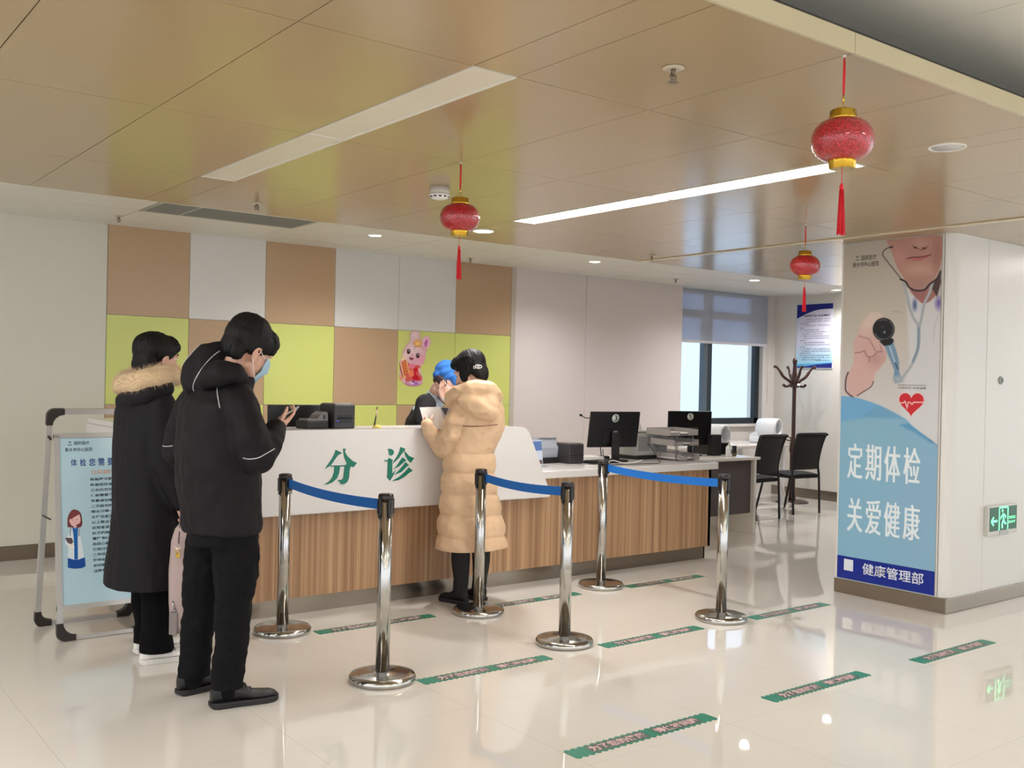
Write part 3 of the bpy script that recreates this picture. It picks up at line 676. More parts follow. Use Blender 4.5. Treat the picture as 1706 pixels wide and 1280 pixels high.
# cables
def cable(label, pts, r=.003, m_=None):
    bm = NB(); tube(bm, catmull(pts, 6), r, 8); tag(obj('cable', bm, m_ or m_black), label, 'cable', None)
z = ZS+.004
cable('white cable looping over the counter edge below the monitor marked 3', [(5.12, 5.72, z), (5.25, 5.64, z), (5.38, 5.70, z+.03), (5.48, 5.66, z+.01), (5.55, 5.60, z+.02), (5.66, 5.64, z+.03), (5.62, 5.72, z)], .004, m_white)
cable('thin black cable running along the counter to the grey printer', [(5.30, 5.66, z), (5.6, 5.60, z+.004), (5.85, 5.64, z), (5.95, 5.76, z+.02), (6.02, 5.88, z+.08), (6.04, 5.965, z+.13)], .003)
cable('black cable hanging in a loop below the monitor marked 3', [(5.50, 5.93, z+.10), (5.50, 5.92, z+.04), (5.56, 5.90, z+.02), (5.63, 5.93, z+.05)], .003)
# bottle of sanitiser and others on desk
bx, by = 7.58, 6.39
t = thing('sanitizer_bottle', 'white pump bottle on the corner of the far desk', 'bottle', (bx, by, .745))
bm = NB(); lathe(bm, [(.028, 0), (.032, .004), (.032, .085), (.026, .10), (.012, .108), (.001, .11)], (bx, by, .745), 28); obj('bottle_body', bm, mat('bottle_white', (232, 232, 230), .3), t)
bm = NB(); lathe(bm, [(.013, .106), (.013, .122), (.005, .124), (.005, .14), (.001, .14)], (bx, by, .745), 16); box(bm, bx-.032, bx+.008, by-.008, by+.008, .745+.138, .745+.15, .003); obj('pump', bm, mat('pump_white', (225, 230, 232), .3), t)
bm = NB(); box(bm, bx-.008, bx+.012, by-.0345, by-.031, .745+.03, .745+.075); obj('bottle_label', bm, mat('label_grey', (92, 92, 96), .5), t)
t = thing('card_holder', 'small black upright case right of the pump bottle', 'case', (7.70, 6.44, .745))
bm = NB(); box(bm, 7.672, 7.73, 6.42, 6.46, .745, .845, .004); obj('case_body', bm, m_black2, t)
bm = NB(); box(bm, 7.68, 7.722, 6.4185, 6.42, .75, .775); obj('case_label', bm, mat('label_olive', (120, 108, 70), .4), t)
t = thing('computer_case', 'black ribbed box behind the pump bottle on the far desk', 'computer', (7.75, 6.75, .745)); 
bm = NB(); box(bm, 7.58, 7.86, 6.62, 6.92, .745, .86, .005); obj('housing', bm, m_black2, t)
bm = NB()
for k in range(18): box(bm, 7.59+.0148*k, 7.596+.0148*k, 6.615, 6.62, .755, .85)
obj('ribs', bm, m_black, t)
bm = NB(); box(bm, 7.50, 7.62, 6.52, 6.60, .745, .95, .006); tag(obj('monitor_arm', bm, m_black2), 'upright dark support right of the monitor marked 5', 'monitor arm')
# blood pressure machines: white arm cuffs
def bp_machine(x, y, z, a, label, s=1.0):
    t = thing('blood_pressure_monitor', label, 'blood pressure monitor', (x, y, z), 'white arm-cuff blood pressure monitors'); M = R3(x, y, z, a) @ Matrix.Scale(s, 4)
    bm = NB(); box(bm, -.16, .12, -.12, .12, 0, .07, .02, M=M)
    prism(bm, [M @ Vector(v) for v in ((-.16, -.1, .06), (-.16, -.1, .09), (-.08, -.1, .13), (-.04, -.1, .06))], M.to_3x3() @ Vector((0, .2, 0))); obj('console', bm, m_bp, t)
    bm = NB(); n = 28; A = []
    for k, (xx, ro) in enumerate(((-.10, .085), (-.09, .10), (.0, .108), (.12, .108), (.135, .104), (.135, .078), (.10, .072), (-.02, .070))):
        A.append([M @ Vector((xx, ro*math.cos(2*PI*i/n), .165+ro*math.sin(2*PI*i/n))) for i in range(n)])
    R_ = [[bm.verts.new(p) for p in r] for r in A]
    for a_, b_ in zip(R_, R_[1:]):
        for i in range(n): f = bm.faces.new([a_[i], a_[(i+1) % n], b_[(i+1) % n], b_[i]]); f.smooth = True
    bm.faces.new(R_[0][::-1]); obj('cuff_housing', bm, m_bp, t)
    bm = NB(); lathe(bm, [(.001, -.02), (.069, -.02), (.066, .0), (.03, .01), (.001, .012)], n=24, M=M @ Matrix.Translation((.06, 0, .165)) @ Matrix.Rotation(PI/2, 4, 'Y')); obj('cuff_lining', bm, mat('cuff_grey', (142, 144, 146), .6), t)
    return t
m_bp = mat('machine_white', (232, 234, 240), .3)
q1 = pl(1190, 738, 1, 7.15); q2 = pl(1272, 738, 1, 7.85)
bp_machine(q1.x, 7.15, .745, math.radians(-80), 'white blood pressure monitor partly behind the monitor marked 5')
bp_machine(q2.x, 7.80, .735, math.radians(-76), 'white blood pressure monitor behind the left black chair', 1.12)
t = thing('equipment_cart', 'white cart carrying the machine behind the monitor marked 5', 'cart', (8.1, 7.15, 0))
bm = NB(); box(bm, q1.x-.2, q1.x+.2, 6.98, 7.35, .705, .745, .006); obj('cart_top', bm, m_white, t)
for x_, y_ in ((q1.x-.16, 7.04), (q1.x+.16, 7.04), (q1.x-.16, 7.31), (q1.x+.16, 7.31)):
    bm = NB(); tube(bm, [(x_, y_, 0), (x_, y_, .71)], .015, 10); obj('leg', bm, mat('leg_white', (225, 225, 228), .35), t)
# papers and display card on side table
bm = NB(); box(bm, 8.75, 9.15, 7.58, 7.78, .735, .742); box(bm, 8.72, 9.0, 7.60, 7.75, .742, .745); tag(obj('paper_stack', bm, mat('paper', (236, 234, 230), .7)), 'papers spread on the white table below the window', 'papers')
t = thing('display_board', 'tilted grey and blue information board on the table below the window', 'board', (9.0, 7.95, .735)); M = R3(8.95, 7.95, .74, .1) @ Matrix.Rotation(-1.05, 4, 'X')
bm = NB(); box(bm, -.28, .28, -.006, .006, 0, .34, .003, M=M); obj('board_panel', bm, mat('board_grey', (168, 168, 176), .4), t)
bm = NB(); box(bm, -.25, .02, -.008, -.006, .03, .2, M=M); obj('board_print', bm, mat('board_blue', (78, 84, 140), .4), t)
bm = NB(); tube(bm, [(9.82, 7.62, .7), (9.84, 7.5, .3), (9.88, 7.44, .05), (9.98, 7.44, .02)], .016, 10); tag(obj('curved_leg', bm, m_white), 'white curved metal leg of a stool under the window table', 'stool leg')

# ------------------------------------------------------------------ chairs
def make_chair(x, y, a, label):
    t = thing('visitor_chair', label, 'chair', (x, y, 0), 'black mesh visitor chairs'); M = R3(x, y, 0, a)
    W = lambda *p: M @ Vector(p)
    mf = mat('chair_tube_black', (26, 23, 24), .35)
    bm = NB(); t_ = bmesh.new(); bmesh.ops.create_grid(t_, x_segments=10, y_segments=10, size=.5)
    for v in t_.verts:
        X, Y = v.co.x, v.co.y; v.co = Vector((X*.48, Y*.46+.02, .465-.02*(2*Y)**2-.012*(2*X)**2+.012*(Y > .3)*-1))
    r_ = bmesh.ops.extrude_face_region(t_, geom=t_.faces[:])
    for v in [e for e in r_['geom'] if isinstance(e, bmesh.types.BMVert)]: v.co.z = .405
    bmesh.ops.transform(t_, matrix=M, verts=t_.verts); merge(bm, t_); obj('seat', bm, mat('chair_seat_black', (20, 19, 21), .8, bump=.3, bscale=200), t)
    # backrest: curved mesh panel (open rear is -y)
    bm = NB(); n = 10; k_ = 8; G = []
    for j in range(k_+1):
        v = j/k_; z = .50+.40*v; yb_ = -.215-.03*v-.055*v*v*v; hw = .19+.035*v
        G.append([(hw*(2*i/n-1), yb_-.03*(1-(2*i/n-1)**2), z) for i in range(n+1)])
    f_ = [[bm.verts.new(W(*p)) for p in r] for r in G]; b_ = [[bm.verts.new(W(p[0], p[1]-.008, p[2])) for p in r] for r in G]
    for S in (f_, b_):
        for j in range(k_):
            for i in range(n): q = bm.faces.new([S[j][i], S[j][i+1], S[j+1][i+1], S[j+1][i]]); q.smooth = True
    for j in range(k_):
        for i in (0, n): bm.faces.new([f_[j][i], f_[j+1][i], b_[j+1][i], b_[j][i]])
    for i in range(n):
        for j in (0, k_): bm.faces.new([f_[j][i], f_[j][i+1], b_[j][i+1], b_[j][i]])
    obj('backrest', bm, mat('chair_mesh_black', (34, 30, 32), .7, bump=.4, bscale=400), t)
    bm = NB()
    top = catmull([W(-.24, -.318, .885), W(-.225, -.31, .905), W(-.12, -.335, .91), W(0, -.345, .91), W(.12, -.335, .91), W(.225, -.31, .905), W(.245, -.318, .885)], 4); tube(bm, top, .013, 10)
    obj('back_rail', bm, mf, t)
    for s in (-1, 1):
        bm = NB(); tube(bm, catmull([W(s*.21, -.25, 0), W(s*.215, -.235, .25), W(s*.215, -.225, .44), W(s*.205, -.22, .56), W(s*.215, -.25, .74), W(s*.228, -.305, .90)], 4), .013, 10); obj('leg', bm, mf, t)
        bm = NB(); tube(bm, catmull([W(s*.235, .30, 0), W(s*.225, .24, .22), W(s*.215, .19, .42)], 4), .013, 10); obj('leg', bm, mf, t)
        bm = NB(); tube(bm, [W(s*.215, -.225, .42), W(s*.215, .19, .42)], .011, 8); obj('seat_rail', bm, mf, t)
    bm = NB()
    for y_ in (-.2, .17): tube(bm, [W(-.215, y_, .405), W(.215, y_, .405)], .010, 8)
    obj('stretcher', bm, mf, t)
    return t
make_chair(8.74, 7.08, math.radians(2), 'left black mesh chair, standing beside the far desk')
make_chair(9.58, 7.17, math.radians(-6), 'right black mesh chair, standing before the coat rack')

# ------------------------------------------------------------------ coat rack
cx, cy = 10.33, 7.70
t = thing('coat_rack', 'dark brown wooden coat rack with curled hooks in the far corner', 'coat rack', (cx, cy, 0)); mb = mat('dark_walnut_gloss', (66, 42, 36), .3)
bm = NB(); lathe(bm, [(.001, .03), (.05, .03), (.17, .022), (.195, .012), (.20, 0), (.001, 0)][::-1], (cx, cy, 0), 40); obj('base', bm, mb, t)
bm = NB(); lathe(bm, [(.04, .02), (.042, .06), (.035, .12), (.036, .60), (.046, .64), (.040, .72), (.030, .76), (.024, .80), (.024, 1.40), (.032, 1.46), (.034, 1.56), (.025, 1.62), (.022, 1.70), (.028, 1.735), (.030, 1.75), (.022, 1.775), (.001, 1.785)], (cx, cy, 0), 20); obj('pole', bm, mb, t)
for k in range(4):
    a = math.radians(-37.6+90*k+4); d = Vector((math.cos(a), math.sin(a), 0)); o_ = Vector((cx, cy, 0)); bm = NB()
    tube(bm, catmull([o_+d*.02+Vector((0, 0, 1.46)), o_+d*.07+Vector((0, 0, 1.50)), o_+d*.14+Vector((0, 0, 1.55)), o_+d*.19+Vector((0, 0, 1.62)), o_+d*.235+Vector((0, 0, 1.67)), o_+d*.265+Vector((0, 0, 1.665))], 5), [.020]*5+[.018]*10+[.014]*6+[.017]*5, 10); obj('upper_hook', bm, mb, t)
    bm = NB(); tube(bm, catmull([o_+d*.02+Vector((0, 0, 1.50)), o_+d*.06+Vector((0, 0, 1.445)), o_+d*.11+Vector((0, 0, 1.43)), o_+d*.145+Vector((0, 0, 1.455))], 5), [.018]*6+[.015]*5+[.017]*5, 10); obj('lower_hook', bm, mb, t)
    bm = NB(); tube(bm, catmull([o_+d*.03+Vector((0, 0, .765)), o_+d*.07+Vector((0, 0, .765)), o_+d*.105+Vector((0, 0, .79))], 5), .007, 8); ball(bm, o_+d*.107+Vector((0, 0, .792)), .013, n=12); obj('small_hook', bm, mb, t)

# ------------------------------------------------------------------ poster on right wall
t = thing('wall_poster', 'blue and white notice poster of small Chinese text on the far right wall', 'poster', (RX, 7.83, 1.68))
def rw(px, py, e=0): return pl(px, py, 0, RX-.008-e)
y0, y1, z0, z1 = 7.56, 8.10, 1.675, 2.49
Q = lambda u, v, e=0: Vector((RX-.01-e, y1-(y1-y0)*u, z0+(z1-z0)*v))     # u to the right, v upwards
bm = NB(); box(bm, RX-.010, RX, y0-.008, y1+.008, z0-.008, z1+.008); obj('backing', bm, mat('poster_edge', (214, 222, 236), .2), t)
bm = NB(); n = 24; co = []
for j in range(25):
    for i in range(2): bm.verts.new(Q(i, j/24, .0004))
bm.verts.ensure_lookup_table()
for j in range(24): bm.faces.new([bm.verts[2*j], bm.verts[2*j+1], bm.verts[2*j+3], bm.verts[2*j+2]])
me_l = bm.loops.layers.float_color.new('print')
for f in bm.faces:
    for l in f.loops:
        v = (l.vert.co.z-z0)/(z1-z0); k = min(1, max(0, v/.4)); l[me_l] = lin((150+k*76, 212+k*12, 236+k*6))
obj('poster_sheet', bm, painted('poster_sheet_print', .25), t)
m_navy = mat('poster_navy', (30, 34, 124), .3)
bm = NB()
arc = [(0, .78)]+[(i/12, .78+.135*math.sin(min(1, i/12/.75)*PI/2)) for i in range(1, 13)]
prism(bm, [Q(*p, .001) for p in arc]+[Q(1, 1, .001), Q(0, 1, .001)], (-.0006, 0, 0))
obj('navy_band', bm, m_navy, t); bm = NB(); prism(bm, [Q(*p, .001) for p in [(0, 0), (1, 0), (1, .075), (.6, .055), (.3, .028), (0, .02)]], (-.0006, 0, 0)); obj('navy_band', bm, m_navy, t)
bm = NB(); prism(bm, [Q(*p, .0006) for p in [(0, .02), (.45, .04), (1, .072), (1, .09), (.5, .07), (0, .06)]], (-.0003, 0, 0)); obj('cyan_band', bm, mat('poster_cyan', (90, 180, 226), .3), t)
ink = mat('poster_ink', (52, 56, 84), .5)
text('poster_title', '一般健康项目体检注意事项', ink, Q(.15, .80, .001), Q(.93, .80, .001), Q(.15, .835, .001), t, bold=.02, depth=.0004)
LN = ['一、体检前三天保持正常饮食，注意休息。', '二、体检当日早晨请空腹，禁食禁水，请勿剧烈运动', '及情绪激动。', '三、请配合医生检查，如实回答医生的提问', '病史。', '四、女性受检者请避开经期。', '五、怀孕或可能怀孕的女性请先告知医护人员，勿做', '放射线检查，如有疑问请咨询。', '六、做膀胱子宫附件彩超请保持膀胱充盈状态', '七、糖尿病高血压心脏病等慢性病患者请带药', '备用物。', '八、请按体检项目逐项检查不要遗漏。', '九、体检结束后请将体检表交回到前台以免影响', '结果出。', '十、请妥善保管好个人财物，穿着宽松舒适衣物', '请勿佩戴首饰，检查前请取下金属饰品保证结果', '准确有效地检查。', '如有不适请立即告知医护人员我们竭诚为您服务', '体检报告将于检查后五个工作日领取，凭证件', '请您核对个人信息是否正确。']
for k, s in enumerate(LN):
    v = .755-.0335*k; w_ = min(.93, .09+.0415*len(s)); x_ = .1 if len(s) < 10 or k % 3 == 2 else .16
    text('poster_line', s, ink, Q(x_, v, .001), Q(min(.95, x_+w_-.09), v, .001), Q(x_, v+.018, .001), t, depth=0)
text('poster_line', '新乡市中心医院体检科', ink, Q(.55, .105, .001), Q(.95, .105, .001), Q(.55, .122, .001), t, depth=0)

# ------------------------------------------------------------------ exit sign and door stop on pillar
EY = PY_-.003
t = thing('exit_sign', 'green lit emergency exit sign on the pillar side wall', 'exit sign', (6.81, EY, .48))
x0, x1, z0, z1 = 6.62, 7.0, .475, .655
bm = NB(); box(bm, x0-.012, x1+.012, EY-.03, EY, z0-.008, z1+.012, .005); obj('sign_housing', bm, mat('sign_housing_silver', (205, 203, 196), .3), t)
bm = NB(); box(bm, x0+.006, x1-.006, EY-.032, EY-.03, z0+.022, z1, .0); pn = obj('sign_panel', bm, mat('sign_green_dark', (8, 66, 44), .3, emit=(0, 80, 46), es=.35), t)
ms = mat('sign_mint_lit', (150, 240, 190), .4, emit=(110, 240, 170), es=1.0)
q = lambda u, v, e=0: Vector((x0+.006+(x1-x0-.012)*u, EY-.0325-e, z0+.022+(z1-z0-.022)*v))
bm = NB()
def strip(pts, wd): # flat polyline strip on the sign
    for a, b in zip(pts, pts[1:]):
        a, b = Vector((a[0]*2.15, 0, a[1])), Vector((b[0]*2.15, 0, b[1])); d = (b-a).normalized(); n_ = Vector((-d.z, 0, d.x))*wd
        prism(bm, [q(p.x/2.15, p.z) for p in (a+n_, a-n_, b-n_, b+n_)], (0, -.001, 0))
strip([(.34, 0), (.34, .97), (.66, .97), (.66, .0)], .035)
strip([(.05, .42), (.27, .42)], .05); strip([(.14, .60), (.05, .42), (.14, .24)], .045)
strip([(.48, .72), (.50, .45), (.45, .28), (.46, .08)], .05); strip([(.50, .45), (.55, .28), (.60, .26)], .045); strip([(.49, .68), (.41, .58), (.39, .48)], .035); strip([(.49, .68), (.57, .60), (.58, .50)], .035)
lathe(bm, [(.001, 0), (.011, 0), (.011, .001), (.001, .001)], n=16, M=Matrix.Translation(q(.455, .83)) @ Matrix.Rotation(PI/2, 4, 'X'))
obj('exit_symbol', bm, ms, pn)
text('exit_text', '安全出口', ms, q(.70, .44), q(.95, .44), q(.70, .58), pn, bold=.02, depth=.0005)
text('exit_text', 'EXIT', ms, q(.70, .26), q(.95, .26), q(.70, .36), pn, bold=.02, depth=.0005)
bm = NB(); box(bm, 6.76, 6.88, EY-.034, EY-.028, z0-.012, z0+.020, .003); obj('sign_clip', bm, mat('sign_clip', (180, 180, 172), .3), t)
t = thing('call_button', 'small oval steel button on the pillar side wall', 'button', (6.787, EY, 1.48))
bm = NB(); lathe(bm, [(.001, 0), (.028, 0), (.028, .006), (.022, .012), (.001, .013)], n=24, M=Matrix.Translation((6.787, EY, 1.511)) @ Matrix.Rotation(PI/2, 4, 'X')); obj('rim', bm, mat('knob_grey', (160, 162, 160), .35, .3), t)
bm = NB(); lathe(bm, [(.001, .011), (.016, .011), (.013, .017), (.001, .018)], n=24, M=Matrix.Translation((6.787, EY, 1.511)) @ Matrix.Rotation(PI/2, 4, 'X')); obj('button_face', bm, mat('knob_dark', (118, 124, 122), .3, .3), t)

# ------------------------------------------------------------------ stanchions
m_cap = mat('stanchion_cap_dark', (40, 30, 30), .3)
def stanchion(x, y, label, belt_to=None):
    t = thing('queue_stanchion', label, 'stanchion', (x, y, 0), 'steel queue stanchions')
    bm = NB(); lathe(bm, [(.001, 0), (.155, 0), (.160, .006), (.160, .022), (.153, .032), (.12, .036), (.045, .040), (.036, .046), (.001, .046)], (x, y, 0), 56); obj('base', bm, m_chrome, t)
    bm = NB(); lathe(bm, [(.033, .04), (.033, .868), (.001, .868)], (x, y, 0), 32); obj('pole', bm, m_chrome, t)
    bm = NB(); lathe(bm, [(.036, .865), (.037, .868), (.037, .882), (.034, .89), (.02, .893), (.001, .893)], (x, y, 0), 32); obj('cap', bm, m_cap, t)
    for k, a in enumerate((-PI/2, PI, 0, PI/2)):   # clips set into the head
        d = Vector((math.cos(a), math.sin(a), 0)); M = Matrix.Translation((x, y, 0)) @ Matrix.Rotation(a, 4, 'Z')
        bm = NB(); box(bm, .026, .042 if k % 2 == 0 else .042, -.011, .011, .795, .868, .003, M=M); box(bm, .030, .040, -.005, .005, .775, .80, .002, M=M); obj('belt_clip', bm, m_black, t)
    if belt_to:
        a = Vector((x, y, 0)); b = Vector((belt_to[0], belt_to[1], 0)); d = (b-a).normalized(); s_ = Vector((-d.y, d.x, 0))*.0012
        M = Matrix.Translation(a) @ Matrix.Rotation(math.atan2(d.y, d.x), 4, 'Z')
        bm = NB(); n = 28; A, B = a+d*.042, b-d*.042; prev = None
        for i in range(n+1):
            u = i/n; p = A.lerp(B, u); sag = .075*4*u*(1-u)*(1-.25*u); z = .842-sag*.27-.006*u
            ring = [bm.verts.new(p+s_*e+Vector((0, 0, z+dz))) for e, dz in ((1, .025), (-1, .025), (-1, -.025), (1, -.025))]
            if prev:
                for q_ in range(4): bm.faces.new([prev[q_], prev[(q_+1) % 4], ring[(q_+1) % 4], ring[q_]])
            else: bm.faces.new(ring)
            prev = ring
        bm.faces.new(prev); obj('belt', bm, m_belt, t)
        bm = NB(); box(bm, .030, .050, -.016, .016, .80, .872, .004, M=M); obj('belt_reel', bm, m_black, t)
    return t
PO = [(2.444, 5.245), (2.452, 4.150), (3.640, 5.020), (3.620, 4.180), (4.835, 5.205), (4.805, 4.085)]
stanchion(*PO[0], 'steel stanchion beside the man in the black jacket, farther of its pair', PO[1])
stanchion(*PO[1], 'steel stanchion nearest the camera, end of the left blue belt')
stanchion(*PO[2], 'steel stanchion just behind the woman in the beige coat', PO[3])
stanchion(*PO[3], 'nearer steel stanchion of the middle blue belt')
stanchion(*PO[4], 'steel stanchion before the monitor marked 3, farther end of the right blue belt', PO[5])
stanchion(*PO[5], 'rightmost steel stanchion, before the far desk')

# ------------------------------------------------------------------ floor stickers
m_tape = mat('tape_green', (28, 128, 106), .35); m_tape2 = mat('tape_dark_strip', (88, 98, 92), .4); m_tx = mat('tape_text_pink', (226, 188, 192), .4)
def tape(x0, x1, y, label):
    t = thing('floor_sticker', label, 'floor sticker', ((x0+x1)/2, y, 0), 'green waiting line stickers on the floor')
    h = .048; n = 24; bm = NB(); up = []; dn = []
    for i in range(n+1):
        x_ = x0+(x1-x0)*i/n; up += [(x_, h)]+([(x_+.004, h-.010), (x_+.014, h)] if i < n else []); dn += [(x_, -h)]+([(x_+.010, -h+.010), (x_+.014, -h)] if i < n else [])
    # saw-toothed edge as narrow teeth on a straight band
    box(bm, x0, x1, y-h+.011, y+h-.011, .0004, .0014)
    for i in range(n):
        a = x0+(x1-x0)*i/n; b = x0+(x1-x0)*(i+1)/n
        for s in (-1, 1): prism(bm, [(a, y+s*(h-.011), .0004), (b, y+s*(h-.011), .0004), (a+(b-a)*.62, y+s*h, .0004), (a+(b-a)*.3, y+s*h, .0004)], (0, 0, .001))
    obj('sticker_band', bm, m_tape, t)
    for u0, u1 in ((.12, .51), (.57, .90)):
        bm = NB(); box(bm, x0+(x1-x0)*u0, x0+(x1-x0)*u1, y-.033, y+.033, .0012, .0016); obj('text_strip', bm, m_tape2, t)
    L_ = x1-x0
    def q(u, v, e=.0019): return Vector((x0+L_*u, y+v, e))
    text('sticker_text', '为了您的健康', m_tx, q(.13, -.026), q(.50, -.026), q(.13, .026), t, bold=.025, depth=.0003)
    text('sticker_text', '请保持间距', m_tx, q(.58, -.026), q(.89, -.026), q(.58, .026), t, bold=.025, depth=.0003)
    return t
TP = [(2.59, 3.37, 5.12, 'green sticker line nearest the counter, between the left stanchion pair'),
      (3.79, 4.555, 5.12, 'green sticker line behind the middle stanchion pair'),
      (4.98, 5.755, 5.095, 'green sticker line farthest right by the counter kick plate'),
      (2.585, 3.375, 4.02, 'green sticker line right of the stanchion nearest the camera'),
      (3.755, 4.54, 4.02, 'green sticker line between the middle and rightmost stanchions'),
      (4.98, 5.745, 3.995, 'green sticker line between the rightmost stanchion and the pillar'),
      (2.565, 3.375, 2.915, 'green sticker line nearest the camera, at the bottom edge'),
      (3.765, 4.53, 2.915, 'green sticker line in the middle of the open floor at right'),
      (4.95, 5.72, 2.88, 'green sticker line in front of the pillar corner')]
for a in TP: tape(*a)
# ------------------------------------------------------------------ printed pictures (colours of the print itself)
def sdist(px, py, poly):
    """signed distance to a closed polygon, negative inside"""
    P_ = np.array(poly, float); d = np.full(px.shape, 1e9); ins = np.zeros(px.shape, bool)
    for a, b in zip(P_, np.roll(P_, -1, 0)):
        e = b-a; wx, wy = px-a[0], py-a[1]; t = np.clip((wx*e[0]+wy*e[1])/max(1e-9, e @ e), 0, 1)
        d = np.minimum(d, (wx-e[0]*t)**2+(wy-e[1]*t)**2)
        c = ((a[1] > py) != (b[1] > py)) & (px < (b[0]-a[0])*(py-a[1])/((b[1]-a[1]) if b[1] != a[1] else 1e-9)+a[0]); ins ^= c
    return np.where(ins, -1, 1)*np.sqrt(d)
class Paint:
    def __init__(s, px, py, bgc): s.x, s.y = px, py; s.c = np.tile(np.array(bgc, float), (len(px), 1))
    def mix(s, a, col): s.c = s.c*(1-a[:, None])+np.array(col, float)*a[:, None]
    def poly(s, pts, col, soft=.6, k=1): s.mix(k*np.clip(.5-sdist(s.x, s.y, pts)/(2*soft), 0, 1), col)
    def line(s, pts, col, w=1, soft=.6, k=1):
        d = np.full(s.x.shape, 1e9)
        for a, b in zip(pts, pts[1:]):
            a, b = np.array(a, float), np.array(b, float); e = b-a; wx, wy = s.x-a[0], s.y-a[1]; t = np.clip((wx*e[0]+wy*e[1])/max(1e-9, e @ e), 0, 1)
            d = np.minimum(d, np.hypot(wx-e[0]*t, wy-e[1]*t))
        s.mix(k*np.clip(.5-(d-w/2)/(2*soft), 0, 1), col)
    def blob(s, c, r, col, soft=.5, k=1, rot=0):
        dx, dy = s.x-c[0], s.y-c[1]; ca, sa = math.cos(rot), math.sin(rot); u, v = (dx*ca+dy*sa)/r[0], (-dx*sa+dy*ca)/r[1]
        d = np.sqrt(u*u+v*v)-1; s.mix(k*np.clip(.5-d/(2*soft), 0, 1), col)
def sm(pts, k=5, closed=True): return [(p.x, p.y) for p in catmull([(a, b, 0) for a, b in pts], k, closed)]
def proj(W_):
    q = (W_-CP) @ AX.T; return 853+F_PX*q[:, 0]/q[:, 2], 640-F_PX*q[:, 1]/q[:, 2]
def print_mesh(name, o, U, V, nu, nv, paint, mat_, parent, keep=None):
    """sheet from corner o along U and V; paint(px, py) gives sRGB 0-255 in the measuring frame"""
    o, U, V = np.array(o, float), np.array(U, float), np.array(V, float)
    uu, vv = np.meshgrid(np.linspace(0, 1, nu), np.linspace(0, 1, nv)); W_ = o+uu.reshape(-1, 1)*U+vv.reshape(-1, 1)*V
    px, py = proj(W_); col = paint(px, py)
    idx = np.arange(nu*nv).reshape(nv, nu); f = np.stack([idx[:-1, :-1], idx[:-1, 1:], idx[1:, 1:], idx[1:, :-1]], -1).reshape(-1, 4)
    if keep is not None:
        k = keep(px, py); f = f[k[f].all(1)]
        used = np.unique(f); mp = np.full(nu*nv, -1); mp[used] = np.arange(len(used)); f = mp[f]; W_ = W_[used]; col = col[used]
    me = bpy.data.meshes.new(name); me.from_pydata([tuple(p) for p in W_], [], [tuple(int(i) for i in q) for q in f]); me.update()
    at = me.color_attributes.new('print', 'FLOAT_COLOR', 'POINT'); c = np.clip(col/255, 0, 1); c = np.where(c <= .04045, c/12.92, ((c+.055)/1.055)**2.4)
    at.data.foreach_set('color', np.concatenate([c, np.ones((len(c), 1))], 1).astype(np.float32).ravel())
    me.materials.append(mat_); return link_mesh(name, me, parent)

